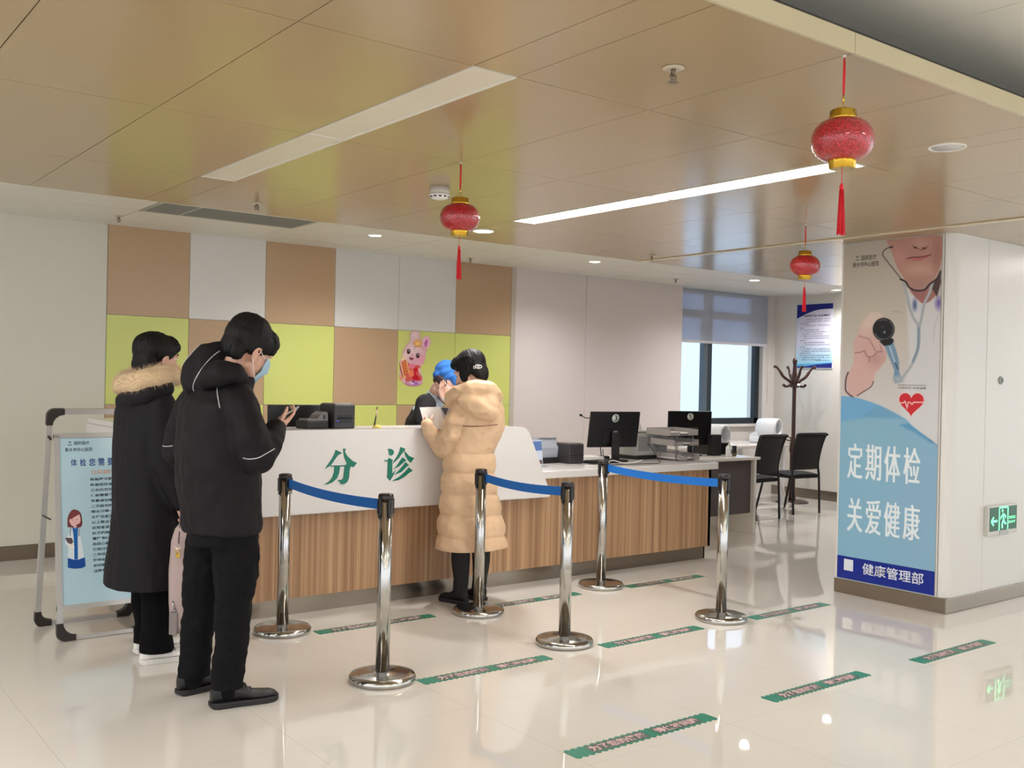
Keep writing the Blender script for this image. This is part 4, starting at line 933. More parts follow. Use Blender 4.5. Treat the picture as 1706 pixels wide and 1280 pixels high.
# ---- tall health poster on the pillar
XP = PX_-.006
t = thing('health_poster', 'tall blue and white health poster with a stethoscope on the pillar', 'poster', (XP, 3.82, .105))
bm = NB(); box(bm, XP, PX_, 3.458, 4.184, .105, 2.445); obj('backing_board', bm, mat('poster_board_edge', (180, 178, 170), .4), t)
def A7(X, Y): return (1380+X/4, 380+Y/4)
def A6(X, Y): return (1400+X/9.478, 400+Y/9.478)
def A3(X, Y): return (1400+X/7.111, 500+Y/7.111)
def A8(X, Y): return (1380+X/3.555, 680+Y/3.555)
def paint_health(px, py):
    p = Paint(px, py, (192, 184, 174))
    g = np.clip((py-480)/220, 0, 1); p.mix(g*.9, (212, 211, 214)); p.blob((1430, 430), (60, 90), (178, 170, 160), .9, .7)
    p.blob((1445, 520), (60, 60), (206, 198, 182), 1, .6)
    skin = (186, 140, 128)
    # coat and shirt
    p.poly([A6(1040, 760), A6(1300, 1010), A6(1560, 860), (1572, 520), (1560, 735), (1500, 700), (1515, 600)], (214, 216, 222), 3, .8)
    p.poly(sm([A6(1100, 780), A6(1180, 900), A6(1300, 1000), A6(1420, 960), A6(1540, 800), A6(1400, 650), A6(1200, 740)]), (160, 105, 102), 1)
    p.poly([A6(*q) for q in ((1580, 470), (1592, 660), (1525, 900), (1470, 800), (1430, 760), (1500, 640))], (70, 44, 46), 1)
    face = sm([A6(780, -60), A6(800, 160), A6(850, 300), A6(910, 460), A6(1030, 640), A6(1110, 750), A6(1250, 800), A6(1370, 760), A6(1470, 640), A6(1560, 480), A6(1600, 320), A6(1640, 200), A6(1660, -60)])
    p.poly(face, skin, .7)
    fm = np.clip(.5-sdist(px, py, face)/1.2, 0, 1)
    def on_face(fn):
        old = p.c.copy(); fn(); p.c = old*(1-fm[:, None])+p.c*fm[:, None]
    on_face(lambda: p.blob(A6(900, 260), (12, 12), (205, 150, 146), .8, .7)); on_face(lambda: p.blob(A6(1230, 470), (20, 9), (205, 168, 150), .8, .6))
    on_face(lambda: p.blob(A6(1250, 720), (26, 14), (168, 128, 118), .8, .8)); on_face(lambda: p.blob(A6(1540, 250), (8, 24), (160, 112, 104), .8, .7)); on_face(lambda: p.blob(A6(1270, 60), (12, 8), (200, 160, 146), .8, .7))
    on_face(lambda: p.line([A6(*q) for q in ((1140, 90), (1180, 125), (1240, 140), (1290, 160), (1340, 130), (1390, 95))], (120, 74, 72), 1.6, .9, .8))
    on_face(lambda: p.blob(A6(1185, 118), (2.6, 1.5), (74, 42, 44), .6)); on_face(lambda: p.blob(A6(1325, 130), (3.2, 1.6), (74, 42, 44), .6))
    p.poly(sm([A6(1080, 290), A6(1200, 330), A6(1330, 300), A6(1420, 240), A6(1250, 262)]), (190, 108, 112), .8, .9)
    p.line([A6(*q) for q in ((1050, 296), (1120, 275), (1250, 270), (1340, 258), (1435, 232))], (92, 40, 48), 1.5, .5)
    # collar spots
    p.poly([A7(520, 470), A7(600, 480), A7(640, 560), A7(540, 560)], (200, 204, 214), 1.5, .8)
    p.blob((1524, 508), (3, 8), (70, 84, 140), .8, .9); p.blob((1564, 505), (5, 9), (96, 84, 160), .8, .9)
    p.line([A7(430, 555), A7(480, 560)], (165, 160, 158), 1.4, 1)
    p.line([A7(745, 560), A7(710, 640), A7(700, 760)], (182, 184, 192), 1, 1)
    # tubes
    lt = sm([A6(1000, 680), A6(1060, 900), A3(810, 50), A3(860, 200), A3(930, 330), A3(925, 560), A3(860, 740), A3(760, 890), A3(690, 965)], 6, False)
    rt = sm([A6(1450, 690), A6(1400, 850), A6(1330, 1000), A3(960, 220), A3(935, 330)], 6, False)
    for q in (lt, rt): p.line(q, (170, 176, 182), 4.6, .7)
    p.line(sm([A3(925, 330), A3(925, 460), A3(915, 580), A3(860, 730)], 6, False), (124, 146, 166), 3.6, 1.2); p.line(sm([A3(900, 420), A3(890, 560), A3(850, 680)], 5, False), (196, 216, 220), 1.6, .9)
    # hand
    hand = sm([A3(*q) for q in ((200, 410), (155, 520), (160, 640), (150, 760), (92, 880), (78, 1000), (100, 1090), (165, 1150), (240, 1110), (330, 1030), (392, 970), (415, 870), (470, 800), (525, 740), (548, 640), (520, 560), (470, 500), (420, 400), (380, 320), (350, 240), (290, 225), (240, 290))])
    p.poly(hand, (212, 178, 172), .9); hm = np.clip(.5-sdist(px, py, hand)/2, 0, 1)
    def on_hand(fn):
        old = p.c.copy(); fn(); p.c = old*(1-hm[:, None])+p.c*hm[:, None]
    p.poly(sm([A3(*q) for q in ((330, 170), (420, 140), (500, 180), (440, 260), (380, 330), (300, 300))]), (224, 202, 190), 2.5, .8)
    on_hand(lambda: p.blob(A3(300, 280), (12, 14), (224, 200, 190), .9, .9)); on_hand(lambda: p.blob(A3(420, 700), (14, 12), (190, 146, 142), 1, .8)); on_hand(lambda: p.blob(A3(230, 760), (13, 12), (218, 176, 172), .9, .7))
    on_hand(lambda: p.poly(sm([A3(*q) for q in ((300, 600), (240, 560), (330, 480), (400, 560), (410, 640), (340, 672), (310, 640))]), (214, 172, 168), 1, .9))
    for q, w_ in ((((225, 428), (290, 445), (340, 462), (380, 530), (412, 600)), 1.3), (((175, 628), (240, 620), (285, 598), (305, 650), (335, 675)), 1.5), (((335, 680), (400, 660), (430, 615), (500, 612)), 1.4), (((345, 690), (345, 730)), 1.6), (((470, 530), (490, 600)), 1)):
        on_hand(lambda: p.line([A3(*z_) for z_ in q], (138, 92, 92), w_, .9, .8))
    p.line(sm([A3(*q) for q in ((92, 860), (68, 930), (62, 1060), (100, 1115), (150, 1150))], 5, False), (96, 60, 60), 2.4, .8)
    p.line(sm([A3(*q) for q in ((392, 968), (360, 1030), (260, 1095), (200, 1135))], 5, False), (110, 76, 76), 1.8, .8)
    # wire arms of the stethoscope
    p.line(sm([A6(*q) for q in ((822, 110), (740, 130), (680, 180), (672, 240), (720, 310), (830, 450), (970, 625))], 5, False), (62, 52, 50), 1.5, .5)
    p.line([A6(780, 118), A6(822, 108)], (40, 30, 32), 2.4, .5)
    p.line(sm([A6(*q) for q in ((950, 620), (1030, 660), (1080, 740), (1160, 790), (1260, 800), (1340, 780), (1410, 700), (1480, 650), (1560, 570), (1582, 500))], 5, False), (44, 26, 32), 3, .6)
    # chest piece
    p.poly([A3(*q) for q in ((520, 530), (560, 640), (640, 830), (628, 930), (650, 990), (740, 960), (700, 860), (694, 720), (660, 590), (625, 500))], (118, 150, 178), 1)
    p.line([A3(*q) for q in ((585, 550), (620, 660), (650, 745))], (196, 210, 232), 1.8, .7); p.line([A3(*q) for q in ((650, 745), (682, 815))], (52, 70, 100), 1.8, .7)
    p.blob(A3(685, 940), (8, 6), (168, 178, 186), .5, .9)
    p.poly([A3(*q) for q in ((460, 490), (520, 545), (600, 530), (636, 490), (622, 455), (560, 450))], (28, 26, 34), .7)
    p.blob(A3(513, 348), (18.2, 19.2), (22, 22, 30), .05); 
    a = np.linspace(-.9, 1.5, 14); p.line([(A3(513, 348)[0]+15.6*math.cos(q), A3(513, 348)[1]+16.6*math.sin(q)) for q in a], (112, 114, 124), 1, .5)
    a = np.linspace(1.6, 2.7, 8); p.line([(A3(513, 348)[0]+15.6*math.cos(q), A3(513, 348)[1]+16.6*math.sin(q)) for q in a], (150, 150, 158), 1, .5)
    a = np.linspace(-2.1, -1.2, 8); p.line([(A3(513, 348)[0]+15*math.cos(q), A3(513, 348)[1]+16*math.sin(q)) for q in a], (140, 140, 146), .8, .5)
    p.blob(A3(523, 382), (1.6, 2), (150, 160, 170), .6); p.blob(A3(495, 320), (1.6, 1.8), (52, 58, 76), .6)
    # blue field
    edge = sm([(1380, 660), A7(85, 1120), A7(200, 1135), A7(350, 1185), A7(510, 1270), A8(500, 108), A8(600, 183), A8(645, 218), (1585, 754)], 5, False)
    p.poly(edge+[(1585, 1020), (1380, 1020)], (136, 182, 208), .7)
    bf = np.clip(.5-sdist(px, py, edge+[(1585, 1020), (1380, 1020)])/1.2, 0, 1)
    def on_b(fn):
        old = p.c.copy(); fn(); p.c = old*(1-bf[:, None])+p.c*bf[:, None]
    on_b(lambda: p.poly([(1390, 650), A7(200, 1130), A7(350, 1180), A7(300, 1240), A7(220, 1270), A7(85, 1290), (1390, 710)], (112, 172, 218), 3, .9))
    on_b(lambda: p.poly([A7(350, 1185), A7(510, 1270), A8(440, 60), A8(330, 62), A8(190, 50), A8(240, 20)], (110, 164, 204), 3, .9))
    on_b(lambda: p.poly([A8(420, 100), A8(480, 92), A8(600, 180), A8(640, 212), A8(600, 205), A8(520, 150)], (84, 152, 200), 2, .9)); on_b(lambda: p.line([A8(600, 188), A8(645, 215)], (60, 110, 160), 1.8, .8))
    on_b(lambda: p.blob((1540, 850), (40, 90), (144, 176, 206), 1, .6))
    return p.c
m_pp = painted('health_poster_print', .28)
print_mesh('poster_print', (XP-.0005, 4.184, .105), (0, 3.458-4.184, 0), (0, 0, 2.34), 210, 660, paint_health, m_pp, t)
pp = lambda X, Y, e=.0008: pl(X, Y, 0, XP-e)
def slab(name, pts, m_, parent, e=.0008, th=.0004): 
    bm = NB(); prism(bm, [pp(x, y, e) for x, y in pts], (-th, 0, 0)); return obj(name, bm, m_, parent)
Bz = lambda u, z: Vector((XP-.0008, 4.184-.726*u, z))
bm = NB(); prism(bm, [Bz(0, .107), Bz(1, .107), Bz(1, .262), Bz(0, .262)], (-.0004, 0, 0)); obj('navy_band', bm, mat('band_navy', (14, 40, 142), .3), t)
mwp = mat('print_white', (226, 230, 240), .35)
bm = NB(); prism(bm, [Bz(.075, .165), Bz(.175, .165), Bz(.175, .243), Bz(.075, .243)], (-.0008, 0, 0)); obj('white_square', bm, mwp, t)
B2 = lambda u, z: Vector((XP-.0014, 4.184-.726*u, z))
text('poster_department', '健康管理部', mwp, B2(.275, .158), B2(.895, .158), B2(.275, .238), t, bold=.012, depth=.0003)
def ptext(name, s, corners, m_, bold=0): text(name, s, m_, pp(*corners[0], .0012), pp(*corners[1], .0012), pp(*corners[2], .0012), t, bold=bold, depth=.0003)
mtw = mat('print_pale', (232, 242, 248), .35)
def zy(x, y): p_ = pp(x, y); return p_.y, p_.z
for s, xL, xR, yb, yt in (('定期体检', 1409.5, 1536, 796, 738), ('关爱健康', 1409, 1535.5, 884, 828)):
    y_l, z_b = zy(xL, yb); _, z_t = zy(xL, yt); y_r, _ = zy(xR, yb)
    for k, ch in enumerate(s):
        a = y_l+(y_r-y_l)*(k/4+.015); b = y_l+(y_r-y_l)*((k+1)/4-.035)
        o1, o2 = (text('poster_slogan', ch, mtw, Vector((XP-.0012-e, a-w_, z_b)), Vector((XP-.0012-e, b-w_, z_b)), Vector((XP-.0012-e, a-w_, z_t)), None, bold=0, depth=.0003) for e, w_ in ((0, 0), (.0005, .007)))
        bb = bmesh.new()
        for o_ in (o1, o2):
            q_ = bmesh.new(); q_.from_mesh(o_.data); bmesh.ops.translate(q_, verts=q_.verts, vec=o_.location); merge(bb, q_); bpy.data.objects.remove(o_)
        obj('poster_slogan', bb, mtw, t, norm=False)
mik = mat('print_grey_ink', (84, 74, 72), .5)
def flat_text(name, s, x0, x1, yb, yt, m_, bold=0, dep=.0003):
    y_l, z_b = zy(x0, yb); _, z_t = zy(x0, yt); y_r, _ = zy(x1, yb)
    text(name, s, m_, Vector((XP-.0012, y_l, z_b)), Vector((XP-.0012, y_r, z_b)), Vector((XP-.0012, y_l, z_t)), t, bold=bold, depth=dep)
flat_text('poster_letters', '国药医疗', 1435, 1460, 434.5, 426, mik, .004); flat_text('poster_letters', '新乡市中心医院', 1421, 1464, 446.5, 438, mik, .004)
flat_text('poster_caption', '定期体检 关爱健康', 1496, 1543, 647.8, 644.4, mik)
slab('caption_line', [(1496, 641.2), (1543, 642), (1543, 642.8), (1496, 642)], mik, t)
slab('logo_mark', [(1426, 433), (1432, 432.6), (1432, 433.6), (1426, 434)], mik, t); slab('logo_mark', [(1426.5, 427), (1429, 426.8), (1428.5, 430.5), (1427.8, 430.5)], mik, t); slab('logo_mark', [(1430, 426.8), (1431.5, 426.8), (1430, 430.2)], mik, t)
# heart with pulse line
yc, zc_ = zy(1518.3, 671.5); hw, hh = .088, .078; hp = []
for k in range(48):
    a = 2*PI*k/48; hx = 16*math.sin(a)**3/16.0; hz = (13*math.cos(a)-5*math.cos(2*a)-2*math.cos(3*a)-math.cos(4*a))/14.5
    hp.append((hx, hz))
bm = NB(); prism(bm, [Vector((XP-.0012, yc-hw*1.08*x, zc_+hh*1.08*z)) for x, z in hp], (-.0002, 0, 0)); obj('heart_rim', bm, mat('heart_rim_pink', (236, 206, 208), .4), t)
bm = NB(); prism(bm, [Vector((XP-.0016, yc-hw*x, zc_+hh*z)) for x, z in hp], (-.0002, 0, 0)); obj('heart', bm, mat('heart_red', (206, 38, 50), .35), t)
pulse = [(-1, -.02), (-.62, -.02), (-.5, .16), (-.33, -.5), (-.25, .05), (-.1, .05), (.06, -.14), (.2, .06), (.98, .08)]
bm = NB()
for a, b in zip(pulse, pulse[1:]):
    a, b = Vector((0, -hw*a[0], hh*a[1])), Vector((0, -hw*b[0], hh*b[1])); d = (b-a).normalized(); n_ = Vector((0, -d.z, d.y))*.004; o_ = Vector((XP-.0020, yc, zc_))
    prism(bm, [o_+a+n_, o_+a-n_, o_+b-n_+d*.002, o_+b+n_+d*.002], (-.0002, 0, 0))
obj('pulse_line', bm, mat('pulse_pink', (246, 196, 198), .4), t)

# ---- rabbit decoration on the mosaic wall
def Rb(X, Y): return (660+X/11.64, 540+Y/11.64)
outline = sm([Rb(*q) for q in ((60, 700), (120, 650), (110, 600), (150, 500), (215, 380), (270, 330), (265, 200), (330, 130), (430, 135), (470, 230), (480, 300), (510, 330), (520, 260), (590, 230), (660, 290), (665, 400), (590, 510), (570, 640), (530, 760), (480, 830), (470, 940), (515, 1020), (500, 1160), (350, 1210), (200, 1190), (110, 1110), (70, 1080), (60, 950), (75, 850))], 4)
def paint_rabbit(px, py):
    p = Paint(px, py, (226, 186, 190)); W_ = lambda *q: [Rb(*z_) for z_ in q]
    p.poly(sm(W_((270, 330), (275, 200), (330, 140), (420, 140), (460, 230), (420, 290), (330, 320))), (226, 190, 196), .4); p.blob(Rb(355, 210), (5, 5), (240, 214, 214), .6, .8)
    p.line(sm(W_((265, 330), (270, 200), (330, 138), (430, 140), (472, 240), (440, 290)), 4, False), (190, 140, 150), .8, .4)
    p.poly(sm(W_((520, 470), (520, 330), (545, 250), (600, 235), (655, 300), (655, 400), (590, 500))), (240, 190, 206), .4); p.poly(sm(W_((550, 450), (545, 370), (600, 290), (610, 360), (585, 440))), (196, 104, 176), .5)
    p.blob(Rb(360, 590), (20, 21), (226, 180, 190), .25, 1, .15); p.blob(Rb(320, 500), (12, 10), (240, 212, 214), .8, .9); p.blob(Rb(470, 700), (9, 8), (240, 160, 186), .8, .8); p.blob(Rb(190, 610), (6, 6), (244, 214, 210), .8, .9)
    p.line(sm(W_((120, 600), (180, 480), (260, 340)), 4, False), (196, 150, 150), .7, .4); p.line(sm(W_((580, 480), (575, 640), (520, 770)), 4, False), (206, 120, 150), .8, .5)
    p.line(W_((325, 360), (362, 420), (358, 490)), (160, 110, 120), .8, .4)
    p.poly(sm(W_((345, 350), (410, 300), (470, 320), (500, 380), (470, 440), (370, 440))), (236, 172, 104), .5); p.blob(Rb(415, 378), (3.4, 3.4), (246, 206, 130), .5); p.line(W_((380, 430), (500, 440), (540, 490)), (210, 120, 80), .8, .4)
    for (x, y) in ((242, 535), (422, 615)):
        p.blob(Rb(x, y), (2.9, 4.1), (64, 30, 40), .2, 1, .15); p.blob(Rb(x+8, y-18), (.9, 1.1), (240, 230, 240), .3); p.line([Rb(x-40, y-30), Rb(x, y-48), Rb(x+30, y-38)], (90, 50, 56), .5, .3)
    p.blob(Rb(308, 605), (1.4, 1), (196, 110, 130), .4)
    p.poly(sm(W_((258, 640), (290, 655), (335, 662), (318, 700), (285, 700), (262, 680))), (110, 36, 52), .35); p.blob(Rb(290, 690), (1.6, .9), (226, 110, 130), .4)
    # red robe and gold scroll
    p.poly(sm(W_((230, 760), (300, 800), (440, 800), (470, 860), (440, 950), (500, 1030), (470, 1110), (300, 1130), (180, 1110), (200, 900))), (216, 96, 90), .6)
    p.poly(sm(W_((240, 800), (300, 770), (380, 800), (330, 860), (250, 860))), (232, 130, 150), .6); p.poly(sm(W_((350, 860), (400, 840), (420, 900), (380, 960), (460, 1060), (400, 1100), (320, 1060), (330, 960))), (206, 28, 52), .5)
    p.poly(sm(W_((250, 900), (330, 900), (340, 1000), (250, 1020))), (236, 130, 96), .7)
    p.poly(W_((100, 740), (190, 690), (240, 960), (150, 1010)), (206, 98, 62), .5); p.line(W_((95, 740), (145, 1010)), (240, 190, 110), 1.4, .4); p.line(W_((198, 700), (250, 950)), (240, 190, 110), 1.4, .4); p.line(W_((62, 760), (130, 1050)), (150, 50, 40), 1.6, .5)
    for k in range(5): p.line(W_((125+12*k, 760+50*k), (190+8*k, 735+48*k)), (244, 190, 110), .8, .4)
    p.blob(Rb(130, 672), (4, 2.6), (244, 214, 160), .4); p.blob(Rb(160, 1030), (3, 2.4), (240, 180, 120), .4); p.blob(Rb(90, 1060), (3, 6), (226, 150, 120), .6, .8)
    p.blob(Rb(340, 1155), (15, 4.6), (196, 138, 176), .3); p.blob(Rb(350, 1140), (9, 2.6), (226, 190, 216), .5); p.line(W_((170, 1150), (250, 1190), (350, 1200), (460, 1175)), (150, 90, 140), .7, .4); p.blob(Rb(335, 1118), (2, 1.4), (100, 40, 120), .5); p.blob(Rb(385, 1150), (3, 2), (150, 90, 190), .5)
    p.poly(sm(W_((440, 850), (470, 880), (470, 960), (430, 900))), (240, 190, 200), .5)
    return p.c
rt_ = thing('rabbit_decoration', 'pink cartoon rabbit cutout in red and gold stuck on the lime panels', 'wall decoration', tuple(pl(690, 650, 1, WY-.012)))
c0, c1 = pl(661, 648, 1, WY-.0118), pl(721, 547, 1, WY-.0118)
print_mesh('cutout_print', (c0.x-.02, WY-.0118, c0.z-.03), (c1.x-c0.x+.04, 0, 0), (0, 0, c1.z-c0.z+.06), 190, 300, paint_rabbit, painted('rabbit_print', .3), rt_, keep=lambda px, py: sdist(px, py, outline) < .2)
bm = NB(); prism(bm, [pl(x, y, 1, WY-.0112) for x, y in outline[::2]], (0, .003, 0)); obj('cutout_backing', bm, mat('cutout_edge', (196, 150, 130), .5), rt_)
# a second small decoration shows above the black-haired man
bm = NB(); c = pl(388, 545, 1, WY-.012); lathe(bm, [(.001, 0), (.035, 0), (.035, .003), (.001, .003)], n=20, M=Matrix.Translation((c.x+.05, WY-.0085, c.z-.035)) @ Matrix.Rotation(PI/2, 4, 'X'))
tag(obj('paper_decoration', bm, mat('decoration_cream', (240, 214, 190), .4)), 'pale pink paper decoration peeking out behind the head of the man', 'wall decoration')

# ------------------------------------------------------------------ information stand
st = thing('information_stand', 'grey A-frame information stand with a pale blue notice at left', 'information stand', (1.63, 5.85, 0))
FX0, FX1 = 1.362, 1.845
f0, f1 = Vector((0, 5.68, 0)), Vector((0, 5.852, 1.10)); fd = (f1-f0).normalized()
fn = Vector((0, -fd.z, fd.y))         # towards the viewer
def FP(x, h, e=0): return Vector((x, 0, 0))+f0+fd*h+fn*e
LH = (f1-f0).length
m_col = mat('stand_corner_black', (44, 36, 34), .5); m_sf = mat('stand_frame_silver', (190, 186, 182), .3, .35)
def bar(bm, a, b, w, up): # rectangular bar between two points
    a, b = Vector(a), Vector(b); d = (b-a).normalized(); s = d.cross(up).normalized()*w[0]/2; u = s.cross(d).normalized()*w[1]/2
    prism(bm, [a+s+u, a-s+u, a-s-u, a+s-u], b-a)
bm = NB()
for x in (FX0+.014, FX1-.014): bar(bm, FP(x, .07), FP(x, LH-.01), (.028, .024), fn)
bar(bm, FP(FX0, LH-.012), FP(FX1, LH-.012), (.026, .024), fn); bar(bm, FP(FX0+.06, .012), FP(FX1-.06, .012), (.022, .022), fn); bar(bm, FP(FX0, .175), FP(FX1, .175), (.026, .02), fn)
obj('front_frame', bm, m_sf, st)
bm = NB(); prism(bm, [FP(FX0+.026, .185, -.006), FP(FX1-.026, .185, -.006), FP(FX1-.026, LH-.026, -.006), FP(FX0+.026, LH-.026, -.006)], fn*.012); obj('notice_board', bm, mat('notice_blue', (176, 205, 216), .18, 0, .6, .02), st)
def corner(bm, O, ux, uz, n_, s=.095, w=.032):
    """rounded quarter corner piece: O outer corner, ux/uz inward directions"""
    O = Vector(O); r = .035; pts = [O+uz*s, O+uz*r*1.2]+[O+ux*(r*1.2-r*1.2*math.cos(a))+uz*(r*1.2-r*1.2*math.sin(a)) for a in [PI/2*i/6 for i in range(1, 6)]]+[O+ux*r*1.2, O+ux*s, O+ux*s+uz*w]
    pts += [O+ux*(s-(s-w)*math.sin(a))+uz*(w+(s-w)*(1-math.cos(a))) for a in [PI/2*i/6 for i in range(1, 6)]]+[O+ux*w+uz*s]
    prism(bm, [p-n_*.017 for p in pts], n_*.034)
X_ = Vector((1, 0, 0))
for x, s in ((FX0-.004, 1), (FX1+.004, -1)):
    bm = NB(); corner(bm, FP(x, 0), X_*s, fd, fn); obj('corner_foot', bm, m_col, st)
# rear frame, taller
g0, g1 = Vector((0, 6.09, 0)), Vector((0, 5.885, 1.235)); gd = (g1-g0).normalized(); gn = Vector((0, -gd.z, gd.y)); GH = (g1-g0).length
def GP(x, h): return Vector((x, 0, 0))+g0+gd*h
bm = NB()
for x in (FX0-.012, FX1+.012): bar(bm, GP(x, .08), GP(x, GH-.08), (.030, .026), gn)
bar(bm, GP(FX0+.06, GH-.015), GP(FX1-.06, GH-.015), (.030, .026), gn); bar(bm, GP(FX0+.06, .014), GP(FX1-.06, .014), (.024, .024), gn)
obj('rear_frame', bm, m_sf, st)
for x, s in ((FX0-.028, 1), (FX1+.028, -1)):
    bm = NB(); corner(bm, GP(x, 0), X_*s, gd, gn, .09); obj('corner_foot', bm, m_col, st)
    bm = NB(); corner(bm, GP(x, GH), X_*s, -gd, gn, .09); obj('corner_cap', bm, m_col, st)
for x in (FX0-.014, FX1+.014):
    bm = NB(); tube(bm, [Vector((x-.004, 5.80, .64)), Vector((x-.004, 5.99, .64))], .004, 8); tube(bm, [FP(x, LH-.03), Vector((x, 5.90, LH-.03))], .007, 8); obj('hinge_strut', bm, m_col, st)
# print on the notice
def nb(px, py, e=0): # point of the notice plane measured in the photograph
    o_ = FP(0, 0, .0064+e); return rp(px, py, o_, fn)
def nbp(bm, pts, e=.0002): prism(bm, [nb(x, y, e) for x, y in pts], fn*.0003)
ink_d = mat('notice_ink', (58, 74, 92), .5); ink_b = mat('notice_blue_ink', (42, 82, 150), .4); ink_o = mat('notice_orange_ink', (214, 178, 160), .4)
def ntext(name, s, x0, x1, yb, yt, m_, bold=0, dep=.0002):
    a = nb(x0, yb, .0008); b = nb(x1, yb, .0008); c_ = nb(x0, yt, .0008)
    # keep rows level and columns upright on the board
    h0 = (a-FP(0, 0, 0)).dot(fd); h1 = (c_-FP(0, 0, 0)).dot(fd)
    text(name, s, m_, FP(a.x, h0, .0072), FP(b.x, h0, .0072), FP(a.x, h1, .0072), st, bold=bold, depth=dep)
ntext('notice_letters', '国药医疗', 123.5, 149, 741.8, 735.5, ink_d, .006); ntext('notice_letters', '新乡市中心医院', 108.5, 154, 753.2, 746.5, ink_d, .006)
bm = NB(); nbp(bm, [(113, 741), (120, 740.8), (120, 742), (113, 742.2)], .0005); nbp(bm, [(114, 736), (119, 736), (117, 738.5), (116, 738.5)], .0005); obj('logo_mark', bm, ink_d, st)
for k, ch in enumerate('体检您需要知道'):
    ntext('notice_title', ch, 118+15.25*k, 128.5+15.25*k, 777.5-.45*k, 765-.45*k, ink_b, .012)
ntext('notice_heading', '注意事项', 151, 192, 791, 783.5, ink_o, .02)
ROWS = ['检验尿与静脉采血', '检查前饮食请清淡', '三天内勿饮酒熬夜', '体检需要穿宽松衣', '早晨请空腹来检查', '二天前勿剧烈运动', '喝水只喝一小口即', '女性应避开经期检', '以上要点请您牢记', '近视者请带眼镜来', '抗凝药物提前告知', '慢性病对症带药来', '血压心脏请先测量', '做到过程不漏一项', '二甲双胍先别停药', '怀孕的人勿做射线', '彩超需要憋尿检查', '注意事项请看此处']
for k, s in enumerate(ROWS):
    y = 801.5+9.02*k; ntext('notice_row', s, 150+.36*k, 210+.1*k, y-.03*k, y-5-.03*k, ink_d, .02, 0)
ntext('notice_row', '新乡市中心医院宣', 196, 232, 983, 979, ink_d, 0, 0)
def D4(X, Y): return (85+X/8.533, 860+Y/8.533)
def D3(X, Y): return (85+X/8, 720+Y/8)
def art(name, pts, rgb, e):
    bm = NB(); nbp(bm, pts, e); return obj(name, bm, mat('art_'+name+str(rgb[0]), rgb, .3), dr)
bm = NB(); nbp(bm, sm([D3(220, 1250), D3(222, 1140), D3(270, 1050), D3(330, 1035), D3(395, 1080), D3(415, 1180), D4(440, 130), D4(400, 165), D4(250, 160)], 4), .0002)
dr = obj('printed_doctor', bm, mat('art_hair', (112, 62, 62), .3), st)
art('skirt', [D4(238, 598), D4(330, 622), D4(385, 622), D4(480, 585), D4(492, 715), D4(430, 742), D4(330, 750), D4(240, 735)], (26, 74, 150), .0004)
art('coat', [D4(290, 165), D4(410, 165), D4(418, 300), D4(440, 400), D4(470, 590), D4(385, 620), D4(330, 620), D4(238, 590), D4(245, 440), D4(200, 380), D4(230, 300)], (212, 222, 226), .0006)
art('shirt', [D4(303, 165), D4(385, 165), D4(380, 300), D4(382, 618), D4(332, 618), D4(328, 400), D4(318, 260)], (28, 96, 168), .0009)
art('arm', [D4(225, 395), D4(300, 385), D4(335, 440), D4(330, 465), D4(255, 450)], (226, 222, 216), .0011)
art('clipboard', [D4(198, 308), D4(295, 312), D4(318, 370), D4(285, 402), D4(235, 380)], (92, 72, 78), .0012)
art('face', sm([D3(245, 1180), D3(262, 1130), D3(330, 1125), D3(370, 1090), D3(392, 1150), D3(385, 1210), D4(350, 130), D4(330, 150), D4(290, 130), D4(262, 80)], 4), (226, 182, 178), .0012)
art('neck', [D4(315, 130), D4(365, 130), D4(360, 165), D4(345, 180), D4(325, 165)], (216, 168, 164), .0010)
art('fringe', sm([D3(240, 1160), D3(270, 1080), D3(330, 1060), D3(385, 1090), D3(330, 1120), D3(290, 1150), D3(250, 1165)], 3), (126, 62, 66), .0014)
for q in ([D4(285, 170), D4(272, 230), D4(268, 280)], [D4(400, 170), D4(402, 240), D4(398, 290)]):
    bm = NB(); tube(bm, [nb(*z_, .0014) for z_ in q], .0022, 6); obj('stethoscope', bm, mat('art_grey', (110, 124, 140), .4), dr)
for q in ([D3(275, 1168), D3(300, 1172)], [D3(335, 1165), D3(362, 1160)], [D3(315, 1212), D3(335, 1210)]):
    bm = NB(); tube(bm, [nb(*z_, .0016) for z_ in q], .0012, 5); obj('features', bm, mat('art_brown', (140, 84, 84), .4), dr)
# ------------------------------------------------------------------ people
FW, RG, UP = Vector((.6101, .7923, 0)), Vector((.7923, -.6101, 0)), Vector((0, 0, 1))
def at(px, py, D):
    """point seen at a pixel, D metres in front of the viewer (used to measure poses)"""
    d = Vector(ray(px, py)); return Vector(CP)+d*(D/(d.x*FW.x+d.y*FW.y))
def capsule(bm, a, b, ra, rb=None, n=14):
    a, b = Vector(a), Vector(b); rb = ra if rb is None else rb; d = b-a; L_ = d.length
    if L_ < 1e-5: ball(bm, a, ra, n=n); return
    d /= L_; u = d.orthogonal().normalized(); v = d.cross(u); R_ = []
    for k in range(1, 5): t = PI/2*k/4; R_.append((a-d*ra*math.cos(t), ra*math.sin(t)))
    for k in range(0, 4): t = PI/2*k/4; R_.append((b+d*rb*math.sin(t), rb*math.cos(t)))
    loft(bm, [[p+(u*math.cos(2*PI*i/n)+v*math.sin(2*PI*i/n))*r for i in range(n)] for p, r in R_])
def chain(bm, pts, rs, n=14):
    for (a, b, ra, rb) in zip(pts, pts[1:], rs, rs[1:]): capsule(bm, a, b, ra, rb, n)
